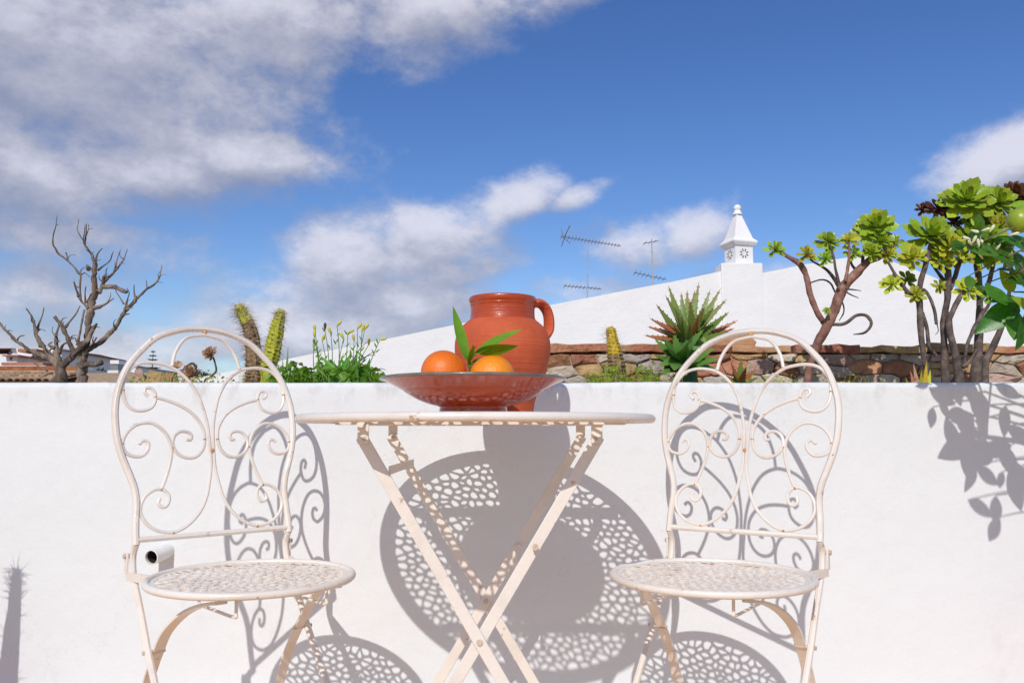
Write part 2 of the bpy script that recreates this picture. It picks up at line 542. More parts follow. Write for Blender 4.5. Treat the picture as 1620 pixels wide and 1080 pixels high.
MT['stoneE'] = mat('stone_pink', [(.3, (.40, .25, .20)), (.55, (.52, .36, .29)), (.75, (.60, .47, .39))], 22, .95, .020, 32, per_object=.2)
MT['mortar'] = mat('wall_mortar', [(.3, (.34, .27, .20)), (.55, (.48, .40, .31)), (.8, (.58, .49, .39))], 18, .95, .012, 40)
MT['coping'] = mat('coping_clay', [(.3, (.25, .12, .06)), (.45, (.44, .19, .09)), (.6, (.50, .33, .17)), (.75, (.34, .27, .20))], 11, .9, .008, 40, per_object=.2)
MT['tile'] = mat('roof_tile', [(.3, (.28, .09, .04)), (.5, (.40, .17, .08)), (.7, (.46, .27, .14))], 9, .85, .004, 40, per_object=.25)
MT['tileold'] = mat('old_roof_tile', [(.3, (.26, .17, .09)), (.5, (.44, .30, .17)), (.7, (.55, .40, .26))], 9, .9, .006, 40, per_object=.25)
MT['brickred'] = mat('red_brickwork', [(.3, (.22, .065, .025)), (.5, (.34, .12, .05)), (.7, (.42, .22, .11))], 5, .9, .02, 14)
MT['metalgrey'] = mat('antenna_metal', [(.3, (.16, .16, .17)), (.7, (.26, .26, .27))], 20, .45)
MT['mast'] = mat('antenna_mast', [(.3, (.36, .36, .38)), (.7, (.5, .5, .52))], 20, .45)
MT['farglass'] = mat('far_window', [(.3, (.06, .07, .09)), (.7, (.10, .11, .13))], 2, .15)
MT['farroof'] = mat('far_roof', [(.3, (.34, .13, .08)), (.7, (.46, .21, .13))], 3, .9)
MT['fargreen'] = mat('far_foliage', [(.3, (.02, .04, .018)), (.7, (.045, .075, .03))], 3, .8, per_object=.2)
MT['tank'] = mat('tank_and_opening_shade', [(.3, (.16, .17, .19)), (.7, (.24, .25, .27))], 4, .5)  # tank grey, also the painted dark of the chimney's smoke openings
MT['land'] = mat('far_land', [(.3, (.12, .10, .06)), (.55, (.2, .16, .1)), (.8, (.1, .12, .05))], .02, .95, 0, 1)


def floor_mat():
    m, nt, b = new_mat('terracotta_floor_tiles')
    L = nt.links
    tc = nt.nodes.new('ShaderNodeTexCoord')
    br = nt.nodes.new('ShaderNodeTexBrick')
    br.offset = 0
    br.inputs['Scale'].default_value = 1
    br.inputs['Brick Width'].default_value = .3
    br.inputs['Row Height'].default_value = .3
    br.inputs['Mortar Size'].default_value = .006
    br.inputs['Color1'].default_value = (.80, .49, .25, 1)
    br.inputs['Color2'].default_value = (.74, .44, .215, 1)
    br.inputs['Mortar'].default_value = (.45, .38, .32, 1)
    L.new(tc.outputs['Object'], br.inputs['Vector'])
    L.new(br.outputs['Color'], b.inputs['Base Color'])
    b.inputs['Roughness'].default_value = .6
    bp = nt.nodes.new('ShaderNodeBump')
    bp.inputs['Distance'].default_value = .003
    bp.invert = True
    L.new(br.outputs['Fac'], bp.inputs['Height'])
    L.new(bp.outputs[0], b.inputs['Normal'])
    return m


MT['floor'] = floor_mat()

# ------------------------------------------------------------------ mesh helpers


def catmull(pts, sub=5):
    """smooth polyline through points given as tuples of any length"""
    if len(pts) < 3:
        return [tuple(p) for p in pts]
    out = []
    n = len(pts)
    for i in range(n - 1):
        p0 = pts[max(i - 1, 0)]
        p1, p2 = pts[i], pts[i + 1]
        p3 = pts[min(i + 2, n - 1)]
        for k in range(sub):
            t = k / sub
            out.append(tuple(.5 * ((2 * b) + (-a + c) * t + (2 * a - 5 * b + 4 * c - d) * t * t + (-a + 3 * b - 3 * c + d) * t ** 3)
                             for a, b, c, d in zip(p0, p1, p2, p3)))
    out.append(tuple(pts[-1]))
    return out


class MB:
    def __init__(self):
        self.v, self.f = [], []

    def add(self, vs, fs):
        o = len(self.v)
        self.v.extend([tuple(q) for q in vs])
        self.f.extend([tuple(i + o for i in q) for q in fs])
        return self

    def box(self, c, s, R=None):
        vs = []
        for dz in (-.5, .5):
            for dx, dy in ((-.5, -.5), (.5, -.5), (.5, .5), (-.5, .5)):
                q = Vector((dx * s[0], dy * s[1], dz * s[2]))
                if R is not None:
                    q = R @ q
                vs.append(Vector(c) + q)
        return self.add(vs, [(3, 2, 1, 0), (4, 5, 6, 7), (0, 1, 5, 4), (1, 2, 6, 5), (2, 3, 7, 6), (3, 0, 4, 7)])

    def tube(self, path, rad, n=8, cap=True, closed=False, wob=0.0, seed=0):
        pts = [Vector(q[:3]) for q in path]
        m = len(pts)
        rs = [rad(i / (m - 1)) if callable(rad) else (rad[i] if isinstance(rad, (list, tuple)) else rad) for i in range(m)]
        tang = []
        for i in range(m):
            if closed:
                t = pts[(i + 1) % m] - pts[i - 1]
            else:
                t = pts[min(i + 1, m - 1)] - pts[max(i - 1, 0)]
            if t.length < 1e-9:
                t = Vector((0, 0, 1))
            tang.append(t.normalized())
        a = tang[0].orthogonal().normalized()
        vs = []
        for i in range(m):
            if i:
                q = tang[i - 1].rotation_difference(tang[i])
                a = q @ a
            a = (a - tang[i] * a.dot(tang[i])).normalized()
            b = tang[i].cross(a)
            for k in range(n):
                th = 2 * math.pi * k / n
                r = rs[i]
                if wob:
                    r *= 1 + wob * noise.noise(Vector((i * .55 + seed, k * 1.7, seed * 3.1)))
                vs.append(pts[i] + (a * math.cos(th) + b * math.sin(th)) * r)
        fs = []
        for i in range(m - (0 if closed else 1)):
            j = (i + 1) % m
            for k in range(n):
                l = (k + 1) % n
                fs.append((i * n + k, i * n + l, j * n + l, j * n + k))
        if cap and not closed:
            fs.append(tuple(reversed(range(n))))
            fs.append(tuple((m - 1) * n + k for k in range(n)))
        return self.add(vs, fs)

    def ribbon(self, path, width_dir, w, th):
        """flat bar: rectangular section swept along a path; width_dir fixed"""
        pts = [Vector(q) for q in path]
        m = len(pts)
        wd = Vector(width_dir).normalized()
        vs = []
        for i in range(m):
            t = (pts[min(i + 1, m - 1)] - pts[max(i - 1, 0)]).normalized()
            nrm = t.cross(wd).normalized()
            for a, b in ((-1, -1), (1, -1), (1, 1), (-1, 1)):
                vs.append(pts[i] + wd * (a * w / 2) + nrm * (b * th / 2))
        fs = [(3, 2, 1, 0), tuple((m - 1) * 4 + k for k in range(4))]
        for i in range(m - 1):
            for k in range(4):
                l = (k + 1) % 4
                fs.append((i * 4 + k, i * 4 + l, (i + 1) * 4 + l, (i + 1) * 4 + k))
        return self.add(vs, fs)

    def lathe(self, prof, n=48, c=(0, 0, 0)):
        vs, fs = [], []
        for r, z in prof:
            for k in range(n):
                t = 2 * math.pi * k / n
                vs.append((c[0] + r * math.cos(t), c[1] + r * math.sin(t), c[2] + z))
        for i in range(len(prof) - 1):
            for k in range(n):
                l = (k + 1) % n
                fs.append((i * n + k, i * n + l, (i + 1) * n + l, (i + 1) * n + k))
        if prof[0][0] > 1e-6:
            fs.append(tuple(reversed(range(n))))
        if prof[-1][0] > 1e-6:
            fs.append(tuple((len(prof) - 1) * n + k for k in range(n)))
        return self.add(vs, fs)

    def prism(self, poly, y0, y1):
        """polygon in xz (counter-clockwise seen from -y) from y0 (front) to y1"""
        n = len(poly)
        vs = [(x, y0, z) for x, z in poly] + [(x, y1, z) for x, z in poly]
        fs = [tuple(range(n)), tuple(reversed(range(n, 2 * n)))]
        for i in range(n):
            j = (i + 1) % n
            fs.append((j, i, n + i, n + j))
        return self.add(vs, fs)

    def mesh(self, name, smooth=True, angle=40):
        me = bpy.data.meshes.new(name)
        me.from_pydata(self.v, [], self.f)
        bm = bmesh.new()
        bm.from_mesh(me)
        bmesh.ops.recalc_face_normals(bm, faces=bm.faces)
        bm.to_mesh(me)
        bm.free()
        if smooth:
            me.shade_smooth()
            try:
                me.set_sharp_from_angle(angle=math.radians(angle))
            except Exception:
                pass
        return me

    def build(self, name, material, parent=None, smooth=True, angle=40, bevel=0.0, seg=2):
        me = self.mesh(name, smooth, angle)
        me.materials.append(material)
        return link(name, me, parent, bevel, seg)


def link(name, me, parent=None, bevel=0.0, seg=2):
    o = bpy.data.objects.new(name, me)
    COL.objects.link(o)
    if parent is not None:
        o.parent = parent
    if bevel:
        b = o.modifiers.new('bevel', 'BEVEL')
        b.width = bevel
        b.segments = seg
        b.limit_method = 'ANGLE'
    return o


def empty(name, loc=(0, 0, 0), rz=0):
    o = bpy.data.objects.new(name, None)
    COL.objects.link(o)
    o.empty_display_size = .05
    o.location = loc
    o.rotation_euler = (0, 0, rz)
    return o


def tag(o, label, cat, group=None, kind=None):
    o['label'] = label
    o['category'] = cat
    if group:
        o['group'] = group
    if kind:
        o['kind'] = kind
    return o


def copy_tree(o, parent=None):
    c = o.copy()
    COL.objects.link(c)
    c.parent = parent
    for ch in list(o.children):
        copy_tree(ch, c)
    return c


def structure(o):
    o['kind'] = 'structure'
    return o


def local(pts, o):
    return [tuple(Vector(q[:3]) - Vector(o)) for q in pts]

# ------------------------------------------------------------------ setting: ground, terrace floor


def ground():
    b = MB()
    b.add([(-1500, -300, -3.2), (1500, -300, -3.2), (1500, 2500, -3.2), (-1500, 2500, -3.2)], [(0, 1, 2, 3)])
    structure(b.build('ground', MT['land'], smooth=False))
    b = MB()
    b.box((0, -.55, -.1), (9, 4.9, .2))
    structure(b.build('terrace_floor', MT['floor'], smooth=False))


ground()


def wall():
    """white rendered parapet with an uneven, rounded top and a cove at its foot"""
    b = MB()
    x0, x1, nx = -3.6, 3.6, 300
    TOP = P(810, 604.5, WALL_Y).z
    TH = .16
    prof = []            # (y offset from wall face, z), front foot to back foot
    zs = [0, .03, .06, .09, .115, .14, .165, .19, .23, .28, .34, .40, .46, .52, .58, .64, .69, .73, .76]
    for z in zs:
        prof.append((0.0, z))
    R = .012
    for k in range(6):
        t = k / 5 * math.pi / 2
        prof.append((R - R * math.cos(t), TOP - R + R * math.sin(t)))
    for k in range(6):
        t = k / 5 * math.pi / 2
        prof.append((TH - R + R * math.sin(t), TOP - R + R * math.cos(t)))
    prof += [(TH, .6), (TH, .3), (TH, 0)]
    vs, fs = [], []
    m = len(prof)
    for i in range(nx + 1):
        x = x0 + (x1 - x0) * i / nx
        for j, (dy, z) in enumerate(prof):
            wob = .0022 * noise.noise(Vector((x * 2.2, z * 2.5, 1.7))) + .0009 * noise.noise(Vector((x * 9, z * 9, 4.2)))
            zz = z
            yy = WALL_Y + dy
            if j < len(zs):
                # swept cove along the floor, deeper towards the left end
                h = .158 - .035 * max(0, min(1, (x + .55) / 1.0))
                if z < h:
                    q = 1 - z / h
                    yy -= .10 * q ** 2.1
                yy += wob
            elif j < len(zs) + 12:
                zz += .0016 * noise.noise(Vector((x * 5, 0, 9))) + .0011 * noise.noise(Vector((x * 23, dy * 20, 3)))
                yy += wob
            vs.append((x, yy, zz))
    for i in range(nx):
        for j in range(m - 1):
            fs.append((i * m + j, (i + 1) * m + j, (i + 1) * m + j + 1, i * m + j + 1))
    fs.append(tuple(range(m)))
    fs.append(tuple(reversed(range(nx * m, nx * m + m))))
    b.add(vs, fs)
    o = b.build('parapet_wall', MT['plaster'], angle=60)
    tag(o, 'low white plastered terrace wall running behind the table and chairs', 'wall')
    # planting bed held up behind the wall
    s = MB()
    nx, ny = 90, 14
    vs, fs = [], []
    for i in range(nx + 1):
        for j in range(ny + 1):
            x = -3.5 + 7 * i / nx
            y = WALL_Y + TH + .001 + .78 * j / ny
            z = TOP - .045 + .02 * noise.noise(Vector((x * 4, y * 4, 0))) + .008 * noise.noise(Vector((x * 17, y * 17, 2)))
            vs.append((x, y, z))
    for i in range(nx):
        for j in range(ny):
            a = i * (ny + 1) + j
            fs.append((a, a + ny + 1, a + ny + 2, a + 1))
    s.add(vs, fs)
    o = s.build('planting_bed_soil', MT['soil'])
    structure(o)
    w = MB()
    w.box((0, WALL_Y + TH + .40, .2), (7.0, .76, .95))
    structure(w.build('planting_bed', MT['mortar'], smooth=False))
    return TOP


TOP = wall()
SOIL = TOP - .04

# ------------------------------------------------------------------ perforated plates


def clip(poly, px, py, nx_, ny_):
    out = []
    n = len(poly)
    for i in range(n):
        a, b = poly[i], poly[(i + 1) % n]
        da = (a[0] - px) * nx_ + (a[1] - py) * ny_
        db = (b[0] - px) * nx_ + (b[1] - py) * ny_
        if da <= 0:
            out.append(a)
        if (da < 0 < db) or (db < 0 < da):
            t = da / (da - db)
            out.append((a[0] + (b[0] - a[0]) * t, a[1] + (b[1] - a[1]) * t))
    return out


def mosaic_plate(R, spacing, thick, seed, web):
    """disc pierced by irregular rounded openings: Voronoi cells, each a rim round its own hole"""
    rng = random.Random(seed)
    pts = []
    row = 0
    y = -R
    while y < R:
        x = -R + (row % 2) * spacing / 2
        while x < R:
            q = (x + rng.uniform(-.40, .40) * spacing, y + rng.uniform(-.40, .40) * spacing)
            if math.hypot(*q) < R - spacing * .22:
                pts.append(q)
            x += spacing
        y += spacing * .87
        row += 1
    circle = [(R * math.cos(2 * math.pi * k / 72), R * math.sin(2 * math.pi * k / 72)) for k in range(72)]
    b = MB()
    for i, p in enumerate(pts):
        near = sorted(((q[0] - p[0]) ** 2 + (q[1] - p[1]) ** 2, q) for q in pts if q is not p and abs(q[0] - p[0]) < 4 * spacing and abs(q[1] - p[1]) < 4 * spacing)[:24]
        poly = circle
        for d2, q in near:
            poly = clip(poly, (p[0] + q[0]) / 2, (p[1] + q[1]) / 2, q[0] - p[0], q[1] - p[1])
            if len(poly) < 3:
                break
        if len(poly) < 3:
            continue
        # even out the boundary
        per = [math.dist(poly[k], poly[(k + 1) % len(poly)]) for k in range(len(poly))]
        dense = []
        for k in range(len(poly)):
            a, c = poly[k], poly[(k + 1) % len(poly)]
            m = max(1, int(round(per[k] / (spacing * .3))))
            for j in range(m):
                dense.append((a[0] + (c[0] - a[0]) * j / m, a[1] + (c[1] - a[1]) * j / m))
        cx = sum(q[0] for q in dense) / len(dense)
        cy = sum(q[1] for q in dense) / len(dense)
        n = len(dense)
        ins = []
        for q in dense:
            d = math.hypot(q[0] - cx, q[1] - cy)
            k = max(.12, (d - web * 1.25) / max(d, 1e-6))
            k = min(k, .8)
            ins.append((cx + (q[0] - cx) * k, cy + (q[1] - cy) * k))
        for _ in range(2):
            ins = [((ins[k - 1][0] + 2 * ins[k][0] + ins[(k + 1) % n][0]) / 4, (ins[k - 1][1] + 2 * ins[k][1] + ins[(k + 1) % n][1]) / 4) for k in range(n)]
        vs = [(q[0], q[1], thick) for q in dense] + [(q[0], q[1], thick) for q in ins] + [(q[0], q[1], 0) for q in dense] + [(q[0], q[1], 0) for q in ins]
        fs = []
        for k in range(n):
            l = (k + 1) % n
            fs += [(k, l, n + l, n + k), (2 * n + l, 2 * n + k, 3 * n + k, 3 * n + l), (n + k, n + l, 3 * n + l, 3 * n + k)]
        b.add(vs, fs)
    return b


def ring_flat(b, r0, r1, z0, z1, n=96):
    prof = [(r0, z0), (r1, z0), (r1, z1), (r0, z1), (r0, z0)]
    vs, fs = [], []
    for r, z in prof[:4]:
        for k in range(n):
            t = 2 * math.pi * k / n
            vs.append((r * math.cos(t), r * math.sin(t), z))
    for i in range(4):
        j = (i + 1) % 4
        for k in range(n):
            l = (k + 1) % n
            fs.append((i * n + k, i * n + l, j * n + l, j * n + k))
    b.add(vs, fs)


def circle_path(r, z, n=96):
    return [(r * math.cos(2 * math.pi * k / n), r * math.sin(2 * math.pi * k / n), z) for k in range(n)]

# ------------------------------------------------------------------ bistro table


TABLE = Vector((-.060, 1.4356, 0))
TZ = .700


def bistro_table():
    t = empty('bistro_table', TABLE)
    tag(t, 'round cream metal folding table with pierced top holding the jug and fruit bowl', 'table')
    pm = MT['paint']
    b = mosaic_plate(.270, .0192, .0022, 11, .0019)
    ring_flat(b, .2698, .2945, 0, .0022)
    for v in range(len(b.v)):
        x, y, z = b.v[v]
        b.v[v] = (x, y, z + TZ + .0005)
    b.build('pierced_top', pm, t, smooth=False)
    b = MB()
    b.tube(circle_path(.2935, TZ), .0072, 12, closed=True)
    b.build('rim', pm, t)
    # under-rails carrying the legs
    OX, BX, LW = .012, .2195, .0178
    W = .181
    for y in (-.15, .15):
        b = MB()
        b.box((OX, y, TZ - .0075), (.44, .020, .006))
        b.build('under_rail', pm, t, bevel=.001)
    zc = .36
    for y, sgn in ((-.15, 1), (.15, -1)):
        for s in (-1, 1):
            # flat bar legs, the two of each cross lapped one behind the other
            off = y + (-.0035 if s < 0 else .0035) * sgn
            top = Vector((OX + s * W, off, TZ - .028))
            bot = Vector((OX - s * BX, off, .004))
            b = MB()
            d = bot - top
            R = Matrix.Rotation(math.atan2(d.x, -d.z), 3, 'Y').inverted()
            b.box((top + bot) / 2, (LW, .005, d.length), R)
            leg = b.build('leg', pm, t, bevel=.001)
            # folded hanger tab on the rail
            b = MB()
            b.box((OX + s * (W - .004), off - .006 * sgn, TZ - .024), (.017, .004, .030))
            b.build('hinge_tab', pm, t, bevel=.001)
            b = MB()
            b.tube([(OX + s * (W - .006), off - .009, TZ - .031), (OX + s * (W - .006), off + .009, TZ - .031)], .0036, 10)
            b.build('hinge_bolt', MT['steel'], t)
        b = MB()
        zc2 = TZ - .028 - (TZ - .032) * (W / (W + BX))
        b.tube([(OX, y - .0085, zc2), (OX, y + .0085, zc2)], .0045, 12)
        b.build('pivot_bolt', MT['steel'], t)
    # cross ties between front and back legs

    def legx(s, z):
        f = (TZ - .028 - z) / (TZ - .032)
        return OX + s * W + f * (-s * BX - s * W)
    z = .621
    b = MB()
    b.box((legx(-1, z) + .013, 0, z), (.004, .30, .013))
    b.build('cross_tie', pm, t, bevel=.001)
    for y in (-.158, .158):
        b = MB()
        b.tube([(legx(1, .508), y - .004, .508), (legx(1, .508), y + .004, .508)], .0045, 12)
        b.build('stop_bolt', MT['steel'], t)
    b = MB()
    hx = legx(1, .475)
    b.tube(catmull([(hx, .15, .468), (hx - .004, .13, .472), (hx - .010, .124, .466), (hx - .011, .124, .44), (hx - .009, .126, .43), (hx - .002, .13, .432)], 4), .003, 7)
    b.build('latch_hook', pm, t)
    b = MB()
    b.box((legx(1, .2), 0, .2), (.004, .30, .013))
    b.build('cross_tie', pm, t, bevel=.001)
    return t


bistro_table()

# ------------------------------------------------------------------ bistro chairs

ARCH = [(.1385, .050), (.1385, .075), (.137, .100), (.1355, .121), (.138, .146), (.146, .171), (.156, .200), (.163, .230), (.1655, .260), (.165, .288), (.160, .316), (.150, .346), (.137, .370), (.1165, .395), (.092, .419), (.0645, .4325), (.033, .4415), (0, .4445)]
OVAL = [(.1086, .3088), (.1150, .3155), (.1123, .3230), (.1039, .3234), (.0975, .3145), (.0971, .3009), (.1039, .2882), (.1188, .2818), (.1352, .2834), (.147, .2956), (.1514, .3155), (.1491, .3379), (.1391, .3564), (.1242, .3675), (.105, .3716), (.0858, .3701), (.0644, .364), (.0389, .3439), (.0205, .314), (.011, .284), (.0050, .2519), (.0034, .2156), (.0036, .1799), (.0078, .1535), (.0153, .1233), (.0284, .0983), (.0485, .0784), (.0680, .0681), (.0840, .0665), (.1040, .0717), (.1206, .0849), (.1289, .1017), (.1276, .118), (.1191, .1322), (.1055, .1408), (.0932, .1416), (.0832, .134), (.0809, .1221), (.0863, .1119), (.0945, .111), (.0991, .1179), (.0967, .1262)]
SCROLL_C = [(.0965, .3068), (.0759, .3013), (.0504, .2904), (.0293, .2746), (.0152, .2519), (.0121, .2292), (.0177, .209), (.0314, .1968), (.0487, .1963), (.0632, .2053), (.0701, .2208), (.066, .2362), (.0549, .2442), (.042, .2428), (.0358, .2361), (.0384, .2285), (.0449, .2294)]
SCROLL_D = [(.0932, .1416), (.0835, .1646), (.0755, .1902), (.0726, .212), (.0768, .2319), (.0867, .2474), (.103, .2585), (.1200, .2594), (.1366, .2528), (.1490, .2398), (.1553, .2227), (.1505, .2077), (.1377, .2005), (.1236, .2011), (.1139, .2104), (.1118, .2212), (.1165, .2278), (.1227, .227), (.127, .2214)]
SMALL = [(.0644, .367), (.0588, .3902), (.0466, .4124), (.0301, .4264), (0, .4325)]
UPRIGHT = [(-.160, .470), (-.152, .440), (-.130, .412), (-.103, .380), (-.065, .330), (-.025, .285), (.020, .232), (.09, .140), (.19, .004)]
SEATLEG = [(.108, .4290), (.070, .4225), (.030, .410), (-.005, .392), (-.040, .364), (-.070, .330), (-.098, .293), (-.125, .245), (-.165, .14), (-.205, .004)]
SEAT_Z, SEAT_R, LEAN, BACK = .442, .1675, math.radians(14), .135


def bistro_chair():
    c = empty('bistro_chair')
    pm = MT['paint']
    # pierced seat
    b = mosaic_plate(.150, .0172, .0018, 23, .0019)
    ring_flat(b, .1498, .1615, 0, .0018)
    b.v = [(x, y, z + SEAT_Z - .001 - .004 * (1 - min(1, math.hypot(x, y) / .15) ** 2)) for x, y, z in b.v]
    s = b.build('seat', pm, c, smooth=False)
    b = MB()
    b.tube(circle_path(.1615, SEAT_Z - .001), .0062, 10, closed=True)
    b.build('seat_rim', pm, s)

    def bp(u, w):       # back panel coordinates to chair coordinates (front is -y)
        return (u, BACK + math.sin(LEAN) * w, SEAT_Z + math.cos(LEAN) * w)
    # one bent tube: arch, uprights and front legs
    right = catmull(ARCH, 4)
    arch = [bp(u, w) for u, w in right] + [bp(-u, w) for u, w in reversed(right[:-1])]
    b = MB()
    b.tube(arch, .0061, 9)
    back = b.build('back_arch', pm, c)
    for sx in (-1, 1):
        b = MB()
        up = catmull([(sx * .1385, -q[0], q[1]) for q in ([(-(BACK + math.sin(LEAN) * .052), SEAT_Z + math.cos(LEAN) * .052)] + UPRIGHT)], 4)
        b.tube(up, .0058, 8)
        b.build('front_leg', pm, c)
        b = MB()
        sl = catmull([(sx * (.096 + .026 * min(1, max(0, (.1 - q[0]) / .14))), -q[0], q[1]) for q in SEATLEG], 4)
        b.ribbon(sl, (1, 0, 0), .018, .0045)
        b.build('rear_leg', pm, c, bevel=.0008)
        b = MB()
        b.tube([(sx * .112, .068, .332), (sx * .147, .068, .332)], .0034, 8)
        b.build('pivot_pin', MT['steel'], c)
        # bracket that ties the seat to the upright, with its slotted tab
        b = MB()
        a0, a1 = Vector((sx * .128, .098, SEAT_Z - .003)), Vector((sx * .147, .160, SEAT_Z - .003))
        b.ribbon([a0, a0.lerp(a1, .5), a1], (0, 0, 1), .014, .0035)
        br = b.build('seat_bracket', pm, c)
        b = MB()
        b.box((sx * .1475, .163, SEAT_Z + .018), (.0035, .012, .034))
        b.build('bracket_tab', pm, br, bevel=.001)
        b = MB()
        b.tube([(sx * .136, .163, SEAT_Z + .030), (sx * .153, .163, SEAT_Z + .030)], .0042, 8)
        b.build('bracket_bolt', MT['steel'], br)
        for nm, pts in (('oval_scroll', OVAL), ('upper_scroll', SCROLL_C), ('side_scroll', SCROLL_D)):
            b = MB()
            b.tube([bp(sx * u, w) for u, w in catmull(pts, 4)], .0031, 7)
            b.build(nm, pm, c)
        for (u, w) in ((.0644, .367), (.1515, .318), (.0965, .307), (.1553, .2227), (.1345, .108), (.0932, .1416), (.0121, .2292), (.0765, .0655), (.0715, .214), (.1375, .061)):
            b = MB()
            b.lathe([(0, -.0036), (.0026, -.0022), (.0037, 0), (.0026, .0022), (0, .0036)], 8, bp(sx * u, w))
            b.build('weld', MT['rust'], c)
    b = MB()
    sm = catmull(SMALL, 5)
    b.tube([bp(u, w) for u, w in sm] + [bp(-u, w) for u, w in reversed(sm[:-1])], .0034, 8)
    b.build('crown_arch', pm, c)
    b = MB()
    b.tube([bp(-.139, .0585), bp(0, .0585), bp(.139, .0585)], .0050, 8)
    b.build('back_crossbar', pm, c)
    for (u, w) in ((0, .438), (0, .208)):
        b = MB()
        b.lathe([(0, -.005), (.004, -.003), (.0052, 0), (.004, .003), (0, .005)], 8, bp(u, w))
        b.build('weld', MT['rust'], c)
    # bent wire guides under the seat, one beside each rear leg
    for sx in (-1, 1):
        b = MB()
        x = sx * .075
        b.tube(catmull([(x, -.110, .437), (x, -.111, .412), (x, -.106, .405), (x, -.04, .404), (x, .024, .404), (x, .030, .411), (x, .030, .437)], 4), .0026, 7)
        b.build('wire_guide', pm, c)
    b = MB()
    b.tube([(-.135, -.10, .12), (.135, -.10, .12)], .0045, 8)
    b.build('foot_stretcher', pm, c)
    return c


chair = bistro_chair()
chair.location = (.331, 1.423, 0)
chair.rotation_euler = (0, 0, math.radians(-34.0))
tag(chair, 'cream scrollwork folding chair with its scrolled back in front of the spiky aloe', 'chair', 'cream bistro chairs at the round table')
chair2 = copy_tree(chair)
chair2.location = (-.427, 1.412, 0)
chair2.rotation_euler = (0, 0, math.radians(41.7))
tag(chair2, 'cream scrollwork folding chair beside the white drain pipe stub', 'chair', 'cream bistro chairs at the round table')

# ------------------------------------------------------------------ jug, bowl, oranges
TT = TZ + .0030     # table surface


def jug():
    c = P(795, 655, 1.60)
    o = empty('terracotta_jug', (c.x, 1.60, TT))
    tag(o, 'terracotta jug with glazed neck and one loop handle standing behind the fruit bowl', 'jug')
    outer = [(.054, 0), (.0585, .003), (.0592, .012), (.0615, .032), (.0705, .062), (.0825, .092), (.0895, .118), (.0918, .140), (.0895, .160), (.0815, .178), (.0705, .1895), (.0645, .1945)]
    neck = [(.0648, .1940), (.0622, .200), (.0615, .212), (.0620, .222), (.0632, .2245), (.0622, .2265), (.0645, .231), (.0652, .236), (.0640, .240), (.061, .2405), (.0575, .235), (.056, .215), (.057, .195), (.07, .16), (.078, .12), (.06, .04), (.04, .012), (0.0, .010)]
    b = MB()
    b.lathe([(0, 0)] + catmull(outer, 3), 64)
    b.build('body', MT['jug'], o)
    b = MB()
    b.lathe(catmull(neck, 3), 64)
    b.build('neck', MT['glaze'], o)
    # strap handle from lip to shoulder
    path = catmull([(.055, 0, .226), (.071, 0, .235), (.086, 0, .231), (.0965, 0, .216), (.0995, 0, .196), (.0965, 0, .176), (.082, 0, .158)], 5)
    b = MB()
    pts = [Vector(q) for q in path]
    n, m = 10, len(pts)
    vs, fs = [], []
    for i, p in enumerate(pts):
        t = (pts[min(i + 1, m - 1)] - pts[max(i - 1, 0)]).normalized()
        side = Vector((0, 1, 0))
        nr = t.cross(side).normalized()
        for k in range(n):
            a = 2 * math.pi * k / n
            w = .0165 + .005 * abs(i / (m - 1) - .5) * 2
            vs.append(p + side * (w * math.cos(a)) + nr * ((.0088 * math.sin(a)) * (1 - .35 * math.cos(a) ** 6)))
    for i in range(m - 1):
        for k in range(n):
            l = (k + 1) % n
            fs.append((i * n + k, i * n + l, (i + 1) * n + l, (i + 1) * n + k))
    fs += [tuple(range(n)), tuple((m - 1) * n + k for k in range(n))]
    b.add(vs, fs)
    b.build('handle', MT['jug'], o)
    o.rotation_euler = (0, 0, math.radians(24))
    o.scale = (1, 1, .962)
    return o


jug()
BOWL = Vector((P(749, 600, 1.355).x, 1.355, TT))


def bowl():
    o = empty('fruit_bowl', BOWL)
    tag(o, 'wide glazed terracotta footed bowl holding two oranges on the table', 'bowl')
    prof = [(0, .004), (.040, .004), (.048, .0), (.0545, 0), (.0560, .004), (.0545, .013), (.0560, .0165), (.070, .0200), (.088, .0265), (.104, .0350), (.112, .0405), (.1145, .0428), (.1160, .0430), (.124, .0475), (.136, .0535), (.1455, .0580)]
    b = MB()
    b.lathe(catmull(prof, 3) + [(.1475, .0595)], 80)
    b.lathe([(.1470, .0598), (.136, .0552), (.116, .045), (.104, .0372), (.085, .027), (.06, .0215), (0, .020)], 80)
    b.build('bowl_body', MT['bowl'], o)
    b = MB()
    b.tube(circle_path(.1480, .0600, 80), .0026, 10, closed=True)
    b.build('bowl_rim', MT['bowlrim'], o)
    # dab of yellow slip on the foot
    b = MB()
    for k in range(4):
        a = math.radians(-123 + k * 7)
        z = .006 + .004 * (k % 2)
        p0 = Vector((.0562 * math.cos(a), .0562 * math.sin(a), z))
        p1 = Vector((.0562 * math.cos(a + .16), .0562 * math.sin(a + .16), z + .0012))
        b.tube([p0, p0.lerp(p1, .5) * 1.004, p1], [.0012, .0019, .001], 6)
    b.build('slip_mark', MT['yellowglaze'], o)
    return o


bowl()


def leaf_blade(L, W, curl=.15, fold=.25, nseg=7, tipw=.0, ovate=.42):
    """leaf along +y, up +z, folded along its midrib"""
    vs, fs = [], []
    for i in range(nseg + 1):
        t = i / nseg
        w = W / 2 * (math.sin(math.pi * t ** (math.log(.5) / math.log(ovate))) ** .85 if 0 < t < 1 else 0.03)
        y = L * t
        z = -curl * L * t * t
        vs += [(-w, y, z + fold * w), (0, y, z), (w, y, z + fold * w)]
    for i in range(nseg):
        a = i * 3
        fs += [(a, a + 1, a + 4, a + 3), (a + 1, a + 2, a + 5, a + 4)]
    b = MB()
    b.add(vs, fs)
    return b


